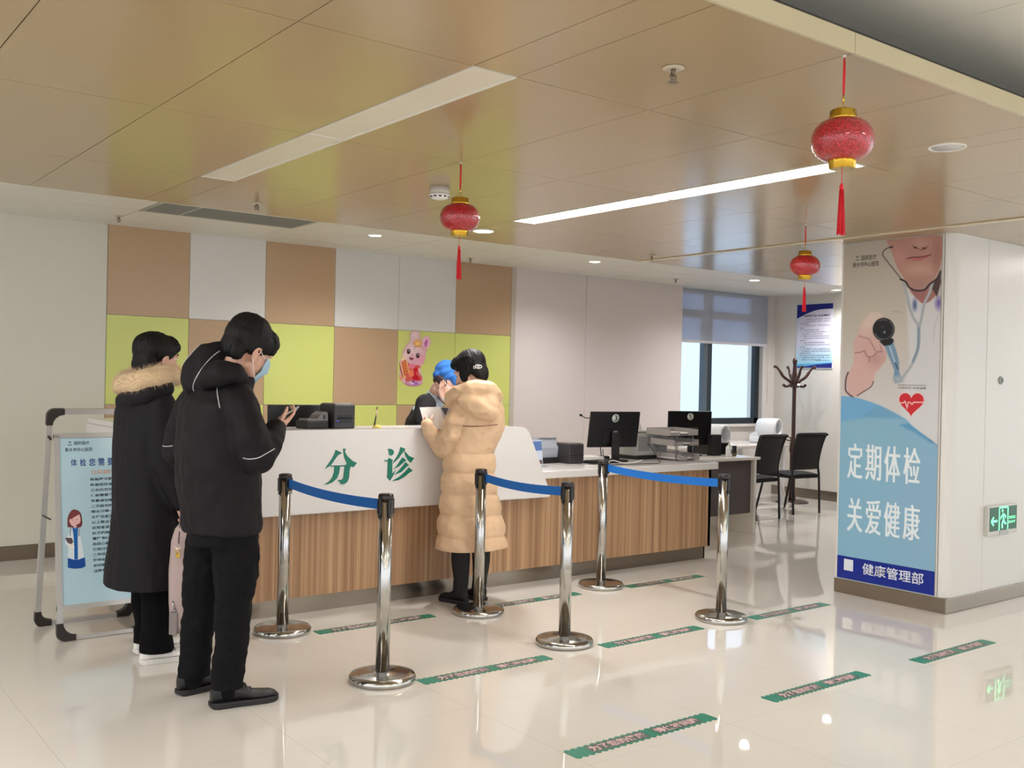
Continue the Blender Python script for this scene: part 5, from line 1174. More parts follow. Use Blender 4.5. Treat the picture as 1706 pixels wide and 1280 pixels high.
def rings(bm, data, n=28, sq=2.3):
    """data: (centre, side vector, front vector, a, b)"""
    out = []
    for c, s, f, a, b in data:
        r = []
        for i in range(n):
            t = 2*PI*i/n; cx_, sx_ = math.cos(t), math.sin(t)
            r.append(Vector(c)+s*a*math.copysign(abs(cx_)**(2/sq), cx_)+f*b*math.copysign(abs(sx_)**(2/sq), sx_))
        out.append(r)
    loft(bm, out)
def frame3(fwd, up):
    f = Vector(fwd).normalized(); r = f.cross(Vector(up)).normalized(); u = r.cross(f).normalized()
    return Matrix(((r.x, f.x, u.x), (r.y, f.y, u.y), (r.z, f.z, u.z)))
def ell(bm, c, r, M3, o, rot=None, n=20):
    m4 = M3.to_4x4(); 
    if rot: m4 = m4 @ rot
    ball(bm, o+M3 @ Vector(c), r, M=m4, n=n)
def head_shapes(bm, o, M3, s=1.0, ear=True):
    P_ = lambda *q: o+M3 @ (Vector(q)*s)
    E_ = lambda c, r, rot=None: ell(bm, Vector(c)*s, tuple(v*s for v in r), M3, o, rot)
    E_((0, -.012, .045), (.076, .094, .090)); E_((0, .028, -.005), (.063, .064, .088)); E_((0, .05, -.078), (.034, .034, .026))
    for k in (-1, 1): capsule(bm, P_(k*.052, .0, -.045), P_(k*.026, .055, -.082), .022*s, .02*s); E_((k*.036, .066, -.012), (.022, .02, .022))
    capsule(bm, P_(-.036, .082, .036), P_(.036, .082, .036), .011*s)
    chain(bm, [P_(0, .088, .026), P_(0, .101, .0), P_(0, .111, -.020)], [.007*s, .009*s, .012*s]); 
    for k in (-1, 1): ell(bm, Vector((k*.012, .098, -.024))*s, (.008*s, .009*s, .007*s), M3, o, n=10)
    capsule(bm, P_(-.018, .089, -.046), P_(.018, .089, -.046), .006*s); capsule(bm, P_(-.015, .088, -.055), P_(.015, .088, -.055), .007*s)
    if ear:
        for k in (-1, 1):
            E_((k*.079, -.004, .0), (.007, .017, .030), Matrix.Rotation(k*.25, 4, 'Z'))
            pts = catmull([P_(k*.078, .012, .012), P_(k*.088, .006, .030), P_(k*.093, -.012, .026), P_(k*.091, -.020, .004), P_(k*.084, -.010, -.020), P_(k*.078, .004, -.030)], 4); chain(bm, pts, [.0042*s]*len(pts), 8)
            ell(bm, Vector((k*.079, .004, -.027))*s, (.006*s, .008*s, .009*s), M3, o, n=10)
def hand_shapes(bm, wrist, d, nrm, curl=.5, side=1, s=1.0, spread=.1):
    """d: wrist to knuckles, nrm: back of the hand, side: +1 when the thumb is towards d x nrm"""
    d = Vector(d).normalized(); nrm = (Vector(nrm)-d*Vector(nrm).dot(d)).normalized(); t = d.cross(nrm)*side; w = Vector(wrist)
    for k in range(4):
        u = (k-1.5)*.0195*s; capsule(bm, w+d*.012*s-t*u*.7, w+d*.085*s-t*u, .013*s, .0105*s, 10)
    capsule(bm, w-d*.02, w+d*.02, .024*s, .024*s)
    L_ = [(.040, .026, .021), (.044, .029, .022), (.041, .027, .022), (.032, .021, .019)]; cu = curl if isinstance(curl, (list, tuple)) else [curl]*4
    for k in range(4):
        u = (k-1.5)*.0205*s; p = w+d*(.088-.004*abs(k-1.2))*s-t*u; a = 0; r = [.0092, .0084, .0078, .0068]
        for j, l in enumerate(L_[k]):
            a += cu[k]*(.55+.35*j); q = p+((d*math.cos(a)-nrm*math.sin(a))-t*(k-1.5)*spread*.3).normalized()*l*s; capsule(bm, p, q, r[j]*s, r[j+1]*s, 10); p = q
    p = w+d*.022*s+t*.026*s-nrm*.008; q = p+(d*.55+t*.75-nrm*.25).normalized()*.038*s; capsule(bm, p, q, .0125*s, .0105*s, 10)
    r_ = q+(d*.85+t*.25-nrm*.45).normalized()*.031*s; capsule(bm, q, r_, .0100*s, .009*s, 10); capsule(bm, r_, r_+(d*.9-nrm*.5).normalized()*.024*s, .0088*s, .0074*s, 10)
def shoe(parent, heel, dirn, L_, m_up, m_sole, laces=None, w=.048, h=.085, toe_h=.045, boot=0):
    d = Vector(dirn).normalized(); s = Vector((-d.y, d.x, 0)); h0 = Vector(heel)
    bm = NB(); st_ = [(0, .22, .012), (.012, .46, .008), (.04, .68, .002), (.10, .83, 0), (.2, .88, 0), (.35, .84, 0), (.5, .88, 0), (.65, .99, 0), (.8, 1.02, 0), (.9, .88, 0), (.96, .64, .003), (.99, .38, .006), (1.0, .2, .009)]
    def sec(u, k, z0, z1, z2):
        c = h0+d*(u*L_); W_ = w*k; return c, W_
    lo = []
    for z, g_ in ((.0, .94), (.005, 1.0), (.020, 1.0), (.026, .95)):
        ring = []
        for u, k, lift in st_: ring.append(h0+d*(u*L_)+s*w*k*g_+UP*(z+lift*(z < .01)))
        for u, k, lift in st_[::-1]: ring.append(h0+d*(u*L_)-s*w*k*g_+UP*(z+lift*(z < .01)))
        lo.append(ring)
    loft(bm, lo, smooth=False); so_ = obj('shoe', bm, m_sole, parent) if False else None
    bs = bm
    bm2 = NB(); data = []
    top = [(0.0, h*.55), (.012, h*.80), (.05, h*.95), (.18, h), (.32, h*1.0), (.45, h*.80), (.60, .062), (.75, .056), (.88, .052), (.96, .044), (.99, .036), (1.0, .028)]
    for u, zt in top:
        k = np.interp(u, [q[0] for q in st_], [q[1] for q in st_])*w*.94; z0 = .018; c = h0+d*(.006+u*(L_-.012)); ring = []
        for i in range(16):
            a = 2*PI*i/16; y_ = math.cos(a)*k*(1 if math.sin(a) < .2 else (1-.25*math.sin(a))); ring.append(c+s*y_+UP*(z0+(zt-z0)*(.5+.5*math.sin(a))))
        data.append(ring)
    loft(bm2, data)
    up_ = obj('shoe', bm2, m_up, parent); obj('sole', bs, m_sole, up_)
    if laces:
        bm = NB()
        for k in range(4):
            u = .36+.075*k; z = np.interp(u, [q[0] for q in top], [q[1] for q in top])+.001; c = h0+d*(u*L_); tube(bm, catmull([c-s*w*.55+UP*(z-.010), c+UP*(z+.003), c+s*w*.55+UP*(z-.010)], 3), .0028, 6)
        c = h0+d*(.36*L_)+UP*(h*1.0)
        for g_ in (-1, 1): tube(bm, catmull([c, c+s*g_*.02+d*.01+UP*.012, c+s*g_*.034+d*.022-UP*.004, c+s*g_*.01+d*.01], 4), .0024, 6)
        obj('laces', bm, laces, up_)
    return up_
def hem(me, z):
    for v in me.vertices:
        if v.co.z < z: v.co.z = z+.15*(v.co.z-z)*.2
    return me
def cloth(amp=.006, sc=7, amp2=.002, sc2=26, st_=(1, 1, .6)):
    def f(co, nn):
        p = Vector((co.x*st_[0], co.y*st_[1], co.z*st_[2])); return amp*noise.fractal(p*sc, 1.0, 2.0, 3)+amp2*noise.noise(p*sc2)
    return f
def strands(o, M3, amp=.004):
    Mi = M3.transposed()
    def f(co, nn):
        q = Mi @ (co-o); a = math.atan2(q.x, q.y+.02); return amp*noise.noise(Vector((a*16, q.z*9, q.y*6)))+amp*.7*noise.noise(Vector((a*38, q.z*14, 3)))
    return f
m_skin = mat('skin', (214, 168, 146), .48, var=.05, scale=20); m_skin2 = mat('skin_fair', (226, 180, 160), .48, var=.05, scale=20)
m_hair = mat('black_hair', (9, 7, 8), .6, 0, .35, var=.3, scale=60, bump=.15, bscale=160)
m_jkt = mat('black_jacket_cloth', (19, 16, 20), .72, 0, .3, var=.08, scale=30, bump=.06, bscale=300)
m_trs = mat('black_trouser_cloth', (14, 13, 16), .85, 0, .2, var=.1, scale=30, bump=.06, bscale=300)
m_coat = mat('black_long_coat_cloth', (17, 15, 21), .7, 0, .3, var=.08, scale=30, bump=.05, bscale=200)
m_pipe = mat('reflective_piping', (196, 196, 200), .35)
m_mask = mat('mask_blue', (168, 200, 220), .8, 0, .2); m_loop = mat('mask_loop', (238, 226, 222), .6)
m_eye = mat('eye_dark', (40, 26, 22), .2); m_eyew = mat('eye_white', (226, 222, 216), .3); m_brow = mat('eyebrow', (34, 26, 24), .7); m_lips = mat('lips', (186, 106, 100), .45)
def face_details(t, o, M3, s, lips=True):
    P_ = lambda *q: o+M3 @ (Vector(q)*s)
    for k in (-1, 1):
        bm = NB(); ell(bm, Vector((k*.031, .0765, .019))*s, (.012*s, .010*s, .0062*s), M3, o, n=14); e = obj('eye', bm, m_eyew, t)
        bm = NB(); ell(bm, Vector((k*.031, .0848, .018))*s, (.0052*s, .0025*s, .0055*s), M3, o, n=12); obj('iris', bm, m_eye, e)
        bm = NB(); pts = catmull([P_(k*.016, .092, .040), P_(k*.034, .094, .046), P_(k*.052, .080, .040)], 4); tube(bm, pts, .0026*s, 6); obj('eyebrow', bm, m_brow, t)
    if lips:
        bm = NB(); tube(bm, catmull([P_(-.021, .091, -.050), P_(0, .0975, -.048), P_(.021, .091, -.050)], 4), .0042*s, 8); obj('lips', bm, m_lips, t)
def mask(t, o, M3, s, m_=m_mask):
    P_ = lambda *q: o+M3 @ (Vector(q)*s)
    bm = NB(); n = 12; R_ = []
    for j in range(9):
        v = j/8; z = .012-.105*v; row = []
        for i in range(n+1):
            a = (i/n-.5)*2.3; bul = .020*math.sin(PI*min(1, v*1.1+.05)); rr_x = .070-.014*v; rr_y = .062+bul; row.append((math.sin(a)*rr_x, .030+math.cos(a)*rr_y*(1-.10*v)+(.016*math.exp(-(a/.30)**2) if v < .5 else 0)+.004*math.sin(v*PI*5)*.4, z+.006*math.cos(a)*(v < .2)))
        R_.append(row)
    f_ = [[bm.verts.new(P_(*p)) for p in r] for r in R_]; b_ = [[bm.verts.new(P_(p[0]*1.03, p[1]+.002, p[2])) for p in r] for r in R_]
    for S in (f_, b_):
        for j in range(8):
            for i in range(n): q = bm.faces.new([S[j][i], S[j][i+1], S[j+1][i+1], S[j+1][i]]); q.smooth = True
    for j in range(8):
        for i in (0, n): bm.faces.new([f_[j][i], f_[j+1][i], b_[j+1][i], b_[j][i]])
    for i in range(n):
        for j in (0, 8): bm.faces.new([f_[j][i], f_[j][i+1], b_[j][i+1], b_[j][i]])
    mk = obj('face_mask', bm, m_, t)
    for k in (-1, 1):
        for za, zb in ((.008, .030), (-.085, -.030)):
            bm = NB(); tube(bm, catmull([P_(k*.064, .052, za), P_(k*.078, .02, (za+zb)/2), P_(k*.0835, -.002, zb), P_(k*.086, -.016, (zb if za > 0 else -.01))], 4), .0018*s, 6); obj('ear_loop', bm, m_loop, mk)
def hair_short(t, o, M3, s, extra=(), m_=m_hair, name='hair', amp=.004, vox=.006):
    bm = NB(); E_ = lambda c, r: ell(bm, Vector(c)*s, tuple(v*s for v in r), M3, o)
    E_((0, -.022, .062), (.088, .108, .092)); E_((0, -.068, .015), (.072, .052, .068)); E_((0, .045, .098), (.070, .055, .040))
    for k in (-1, 1): E_((k*.066, -.015, .060), (.026, .075, .048)); E_((k*.056, -.07, -.012), (.022, .034, .045)); E_((k*.05, .06, .078), (.030, .030, .032))
    for c, r in extra: E_(c, r)
    me = remesh(bm, vox, 3, strands(o, M3, amp), name); return mobj(name, me, m_, t)

# ---------- man in the black jacket with the phone
def build_man():
    D = 4.46; F_ = Vector((1, -.05, 0)).normalized(); S_ = F_.cross(UP)      # S_: his right
    t = thing('person', 'man in a black hooded jacket with white piping and blue mask, looking at a phone', 'person', (1.75, 4.3, 0), 'people at the reception counter')
    hp_ = at(411, 590, D+.03); HF = (F_*.86+UP*-.50+FW*.22).normalized(); M3 = frame3(HF, UP+F_*.5); hs = 1.08
    A = lambda px, py, dv=0: at(px, py, D+dv)
    shR, shL = A(404, 668, -.13), A(322, 664, .15); elR, elL = A(428, 760, -.15), A(300, 752, .16); wrR, wrL = A(458, 716, .02), A(446, 724, .20)
    hip = A(371, 880); kR, kL = A(388, 1010, -.08), A(334, 1010, .08); ftR = Vector((1.70, 4.195, 0)); ftL = Vector((1.640, 4.43, 0))
    # body
    bm = NB(); head_shapes(bm, hp_, M3, hs); capsule(bm, hp_+M3 @ Vector((0, -.03, -.05)), A(372, 648), .056, .066)
    rings(bm, [(A(371, 640), S_, F_, .08, .07), (A(368, 662), S_, F_, .17, .09), (A(366, 700), S_, F_, .19, .11), (A(366, 780), S_, F_, .165, .10), (A(370, 850), S_, F_, .17, .105), (A(371, 890), S_, F_, .165, .105)])
    chain(bm, [shR, elR, wrR], [.055, .046, .028]); chain(bm, [shL, elL, wrL], [.055, .046, .028])
    chain(bm, [A(391, 905, -.06), kR, ftR+UP*.09], [.085, .050, .036]); chain(bm, [A(348, 905, .07), kL, ftL+UP*.09], [.085, .050, .036])
    dR = (A(480, 702, .09)-wrR).normalized(); hand_shapes(bm, wrR, dR, S_*.55-UP*.8, [.42, .5, .58, .66], -1, .95); hand_shapes(bm, wrL, (A(476, 712, .15)-wrL), -S_*.5-UP*.8, .75, 1, .9)
    mobj('body', remesh(bm, .0048, 2), m_skin, t)
    face_details(t, hp_, M3, hs, False); mask(t, hp_, M3, hs)
    hair_short(t, hp_, M3, hs, [((0, .056, .080), (.070, .038, .038)), ((0, -.03, .09), (.084, .095, .075)), ((.050, .066, .058), (.024, .022, .026)), ((-.04, .078, .054), (.026, .018, .024)), ((0, -.066, .002), (.068, .044, .058)), ((.066, -.02, .028), (.022, .05, .035)), ((-.066, -.02, .028), (.022, .05, .035))])
    # jacket
    bm = NB(); rg = lambda px, py, a, b, dv=0: (A(px, py, dv), S_, F_, a, b)
    rings(bm, [rg(372, 640, .10, .085), rg(369, 652, .165, .12), rg(366, 672, .215, .15), rg(364, 705, .225, .17), rg(362, 760, .225, .175), rg(364, 810, .22, .172), rg(368, 845, .215, .165), rg(371, 872, .212, .16), rg(371, 884, .205, .152)], sq=2.4)
    chain(bm, [A(385, 662, -.07), A(402, 682, -.14), A(418, 730, -.17), elR, A(446, 742, -.09), wrR], [.088, .086, .084, .078, .066, .046])
    chain(bm, [A(345, 660, .08), A(322, 680, .15), A(308, 720, .18), elL, A(370, 745, .24), wrL], [.088, .084, .080, .076, .064, .046])
    # stand collar
    rings(bm, [(A(376, 655), S_, F_, .13, .11), (A(384, 640), S_, F_, .105, .10), (A(392, 628), S_, F_, .085, .085)])
    jk = mobj('jacket', remesh(bm, .009, 5, cloth(.013, 5.5, .003, 22, (1, 1, .8))), m_jkt, t)
    bm = NB()
    chain(bm, [A(326, 636, -.04), A(330, 615, -.03), A(346, 597, -.02), A(368, 588, 0)], [.062, .068, .066, .052])
    chain(bm, [A(340, 630, -.14), A(366, 622, -.15), A(390, 622, -.12), A(404, 632, -.06)], [.052, .056, .050, .034])
    chain(bm, [A(330, 632, .08), A(350, 612, .12), A(380, 606, .12)], [.056, .056, .04]); chain(bm, [A(322, 645, -.02), A(350, 640, -.08)], [.046, .045]); chain(bm, [A(350, 610, -.03), A(356, 640, -.02)], [.075, .085])
    hd = mobj('hood', remesh(bm, .008, 6, cloth(.010, 7, .003, 24)), m_jkt, jk)
    # piping laid on the cloth
    from mathutils.bvhtree import BVHTree
    def drape(o, pts, r=.0022, nm='piping'):
        dg = bpy.context.evaluated_depsgraph_get(); V = [o.matrix_world @ v.co if False else v.co+wl(o) for v in o.data.vertices]; T_ = BVHTree.FromPolygons(V, [tuple(p.vertices) for p in o.data.polygons]); out = []
        for px, py in pts:
            d = Vector(ray(px, py)).normalized(); h = T_.ray_cast(Vector(CP), d)
            if h[0] is not None: out.append(h[0]+h[1]*.001)
        if len(out) > 1: bm = NB(); tube(bm, out, r, 6); obj(nm, bm, m_pipe, jk)
    wl = lambda o: wloc(o)
    den = lambda pts, k=6: [(p.x, p.y) for p in catmull([(a, b, 0) for a, b in pts], k)]
    drape(hd, den([(366, 585), (352, 596), (336, 615), (324, 636), (322, 648), (326, 655)])); drape(hd, den([(334, 574), (320, 588), (308, 603), (299, 620)]), .0016)
    drape(jk, den([(362, 641), (362, 655), (364, 668), (366, 680)])); drape(jk, den([(405, 763), (414, 765), (430, 763), (445, 755), (457, 748)])); drape(jk, den([(269, 743), (278, 744), (288, 743)]))
    # trousers
    bm = NB()
    rings(bm, [(A(371, 850), S_, F_, .18, .13), (A(370, 880), S_, F_, .19, .145), (A(370, 905), S_, F_, .19, .145)])
    chain(bm, [A(391, 900, -.06), A(393, 950, -.07), A(388, 1010, -.08), A(386, 1070, -.10), ftR+UP*.15, ftR+UP*.08], [.108, .100, .084, .075, .072, .070])
    chain(bm, [A(348, 900, .07), A(342, 950, .08), A(334, 1010, .08), A(326, 1070, .07), ftL+UP*.13, ftL+UP*.07], [.108, .098, .080, .072, .068, .066])
    mobj('trousers', hem(remesh(bm, .009, 4, cloth(.010, 6, .003, 24, (1, 1, 1.6))), .088), m_trs, t)
    ms_ = mat('shoe_black', (26, 25, 27), .45); mso = mat('shoe_sole_black', (36, 34, 36), .6)
    shoe(t, (1.628, 4.212, 0), Vector((1, -.12, 0)), .305, ms_, mso, mat('lace_black', (60, 58, 62), .5), w=.052, h=.125); shoe(t, (1.572, 4.455, 0), Vector((.98, .18, 0)), .30, ms_, mso, None, w=.050, h=.125)
    bm = NB(); chain(bm, [ftR+UP*.07, ftR+UP*.16], [.044, .044]); obj('sock', bm, m_trs, t); bm = NB(); chain(bm, [ftL+UP*.07, ftL+UP*.16], [.044, .044]); obj('sock', bm, m_trs, t)
    # phone in his hand
    dR = (A(480, 702, .09)-wrR).normalized(); nR = (S_*.55-UP*.8); nR = (nR-dR*nR.dot(dR)).normalized(); pc = wrR+dR*.098-nR*.024; M = Matrix.Translation(pc) @ frame3(dR, -nR).to_4x4()
    ph = thing('mobile_phone', 'dark slim phone held in the hand of the man in the black jacket', 'phone', pc-UP*.04)
    bm = NB(); box(bm, -.036, .036, -.075, .07, -.004, .004, .003, M=M); obj('phone_body', bm, mat('phone_silver', (170, 166, 164), .3, .4), ph)
    bm = NB(); box(bm, -.033, .033, -.071, .066, .0041, .0046, M=M); obj('phone_screen', bm, mat('phone_screen', (34, 36, 42), .1), ph)
build_man()

# ---------- person in the long black coat with a fur hood
def build_left():
    D = 5.10; F_ = Vector((1, .06, 0)).normalized(); S_ = F_.cross(UP); A = lambda px, py, dv=0: at(px, py, D+dv)
    t = thing('person', 'person in a long black coat with a beige fur hood trim and white shoes', 'person', (1.72, 5.15, 0), 'people at the reception counter')
    hp_ = A(262, 604); HF = (F_+FW*.25-UP*.05).normalized(); M3 = frame3(HF, UP); hs = 1.02
    hip = A(248, 900); ftR, ftL = Vector((1.665, 5.03, 0)), Vector((1.70, 5.23, 0))
    shR, shL = A(268, 680, -.12), A(225, 678, .13); elR, elL = A(272, 770, -.14), A(232, 770, .14); wrR, wrL = A(300, 838, -.13), A(300, 790, .12)
    bm = NB(); head_shapes(bm, hp_, M3, hs); capsule(bm, hp_+M3 @ Vector((0, -.03, -.05)), A(246, 662), .052, .060)
    rings(bm, [(A(246, 655), S_, F_, .07, .06), (A(246, 675), S_, F_, .15, .08), (A(246, 720), S_, F_, .16, .095), (A(247, 800), S_, F_, .14, .09), (A(248, 870), S_, F_, .16, .10), (hip, S_, F_, .155, .10)])
    chain(bm, [shR, elR, wrR], [.048, .040, .025]); chain(bm, [shL, elL, wrL], [.048, .040, .025])
    chain(bm, [hip+S_*.075, A(262, 990, -.06), ftR+UP*.09], [.075, .05, .036]); chain(bm, [hip-S_*.075, A(240, 990, .06), ftL+UP*.09], [.075, .05, .036])
    hand_shapes(bm, wrR, F_*.5-UP, S_, 1.0, -1, .9); hand_shapes(bm, wrL, F_-UP*.2, -S_, .4, 1, .9)
    mobj('body', remesh(bm, .0052, 2), m_skin2, t); face_details(t, hp_, M3, hs)
    hair_short(t, hp_, M3, hs, [((0, -.03, .075), (.086, .10, .078)), ((0, -.075, -.02), (.06, .04, .06)), ((0, .07, .07), (.062, .026, .034))])
    bm = NB(); rg = lambda px, py, a, b, dv=0: (A(px, py, dv), S_, F_, a, b)
    rings(bm, [rg(246, 648, .09, .08), rg(246, 660, .16, .12), rg(245, 685, .20, .145), rg(245, 730, .205, .155), rg(246, 790, .20, .15), rg(246, 850, .21, .155), rg(243, 910, .225, .168), rg(240, 960, .235, .18), rg(239, 990, .235, .182)], sq=2.3)
    chain(bm, [A(258, 674, -.07), shR, elR, A(288, 808, -.14), wrR], [.078, .076, .070, .060, .046]); chain(bm, [A(236, 674, .07), shL, elL, wrL], [.078, .074, .068, .046])
    ct_ = mobj('coat', hem(remesh(bm, .009, 5, cloth(.010, 5, .0025, 22, (1, 1, .5))), A(240, 972).z), m_coat, t)
    bm = NB(); chain(bm, [A(214, 668, -.06), A(226, 664, -.12), A(250, 655, -.15), A(275, 648, -.12)], [.055, .062, .055, .045]); chain(bm, [A(216, 666, .06), A(236, 650, .12), A(262, 644, .12)], [.052, .055, .045]); chain(bm, [A(212, 670), A(240, 662)], [.062, .07])
    mobj('hood', remesh(bm, .009, 5, cloth(.006, 7, .002, 24)), m_coat, ct_)
    # fur band
    near = catmull([A(203, 645, -.02), A(212, 640, -.10), A(232, 636, -.15), A(258, 628, -.15), A(280, 626, -.10), A(292, 628, -.03)], 6); far = catmull([A(203, 645, -.02), A(210, 632, .08), A(232, 622, .14), A(260, 618, .13), A(285, 622, .05), A(292, 628, -.03)], 6)
    bm = NB(); r1 = [.042+.014*math.sin(PI*i/(len(near)-1)) for i in range(len(near))]
    chain(bm, near, r1); chain(bm, far, [.04]*len(far)); me = remesh(bm, .008, 3, cloth(.008, 12, .004, 30)); m_fur = mat('beige_fur', (216, 190, 152), .85, var=.22, scale=18, sheen=.5)
    V = [(v.co.copy(), v.normal.copy()) for v in me.vertices]; fur = mobj('fur_trim', me, m_fur, ct_)
    rnd = random.Random(5); bm = NB()
    for k in range(5200):
        p, n_ = rnd.choice(V); L_ = rnd.uniform(.012, .030); g_ = (n_+Vector((rnd.uniform(-.5, .5), rnd.uniform(-.5, .5), rnd.uniform(-.7, .3)))).normalized(); s_ = n_.orthogonal().normalized()*.0009; s2 = n_.cross(s_).normalized()*.0009
        a, b, c, d = bm.verts.new(p+s_), bm.verts.new(p-s_), bm.verts.new(p+s2), bm.verts.new(p+n_*L_*.4+g_*L_*.6)
        bm.faces.new([a, b, d]); bm.faces.new([b, c, d]); bm.faces.new([c, a, d])
    o_ = obj('fur_hairs', bm, m_fur, fur, norm=False); o_['kind'] = 'stuff'
    bm = NB(); rings(bm, [(A(247, 880), S_, F_, .15, .11), (A(247, 930), S_, F_, .16, .12)])
    chain(bm, [A(258, 930, -.05), A(262, 1000, -.08), A(261, 1050, -.09), Vector((1.665, 5.03, .13)), Vector((1.672, 5.03, .07))], [.085, .080, .076, .080, .084]); chain(bm, [A(242, 930, .06), A(244, 1000, .07), ftL+UP*.16, ftL+UP*.06], [.082, .074, .072, .076])
    mobj('trousers', hem(remesh(bm, .009, 4, cloth(.006, 6, .002, 24, (1, 1, .4))), .058), mat('black_wide_trousers', (10, 9, 12), .9, 0, .15), t)
    mw = mat('shoe_white', (232, 228, 224), .5); mws = mat('shoe_sole_white', (216, 212, 206), .6)
    shoe(t, (1.585, 5.035, 0), Vector((1, -.10, 0)), .29, mw, mws, mat('lace_grey', (90, 88, 90), .6), w=.048, h=.085); shoe(t, (1.62, 5.235, 0), Vector((1, .05, 0)), .28, mw, mws, None, w=.046, h=.085)
    # bag
    Db = D-.20; B_ = lambda px, py, dv=0: at(px, py, Db+dv); mbag = mat('bag_taupe', (172, 152, 148), .55, bump=.05, bscale=200)
    b = thing('shoulder_bag', 'tall taupe bag with a brass padlock hanging between the two people in black', 'bag', B_(312, 1052))
    bm = NB(); rings(bm, [(B_(312, 872), RG, FW, .03, .05), (B_(313, 880), RG, FW, .055, .06), (B_(314, 900), RG, FW, .075, .07), (B_(315, 940), RG, FW, .086, .08), (B_(315, 1000), RG, FW, .086, .085), (B_(314, 1038), RG, FW, .080, .08), (B_(314, 1050), RG, FW, .06, .07)], sq=3)
    mobj('bag_body', remesh(bm, .008, 3, cloth(.006, 7, .002, 24)), mbag, b)
    bm = NB(); tube(bm, catmull([B_(300, 880, -.05), B_(301, 862, -.02), A(303, 848, -.14), B_(318, 862, -.02), B_(320, 884, -.05)], 5), .006, 8); obj('bag_handle', bm, mat('bag_strap', (120, 104, 102), .5), b)
    bm = NB(); tube(bm, [B_(299, 886, -.085), B_(298, 898, -.09), B_(297.5, 906, -.092)], .003, 6); obj('zip', bm, mat('zip_dark', (74, 54, 54), .4), b)
    bm = NB(); n = 20; c = B_(296, 919, -.098); pts = [c+RG*.010*math.cos(2*PI*i/n)+UP*.010*math.sin(2*PI*i/n) for i in range(n+1)]; tube(bm, pts, .0025, 6); box(bm, -.008, .008, -.004, .004, -.03, -.008, .002, M=Matrix.Translation(c)); obj('padlock', bm, m_gold, b)
    bm = NB(); tube(bm, catmull([c+UP*.02-RG*.012, c+UP*.012, c+UP*.02+RG*.012], 4), .003, 6); obj('clasp', bm, mat('clasp_white', (230, 226, 222), .4), b)
    bm = NB(); tube(bm, [B_(288, 1002, -.08), B_(290, 1016, -.09)], .004, 6); tube(bm, [B_(287, 1018, -.09), B_(294, 1018, -.09)], .005, 6); obj('buckle', bm, mat('buckle_silver', (176, 172, 170), .25, .8), b)
    bm = NB(); box(bm, -.020, .022, -.02, .02, -.11, 0, .006, M=Matrix.Translation(B_(290.5, 1019, -.07)) @ frame3(FW, UP).to_4x4()); obj('side_pocket', bm, mat('bag_pocket', (132, 122, 120), .5), b)
build_left()

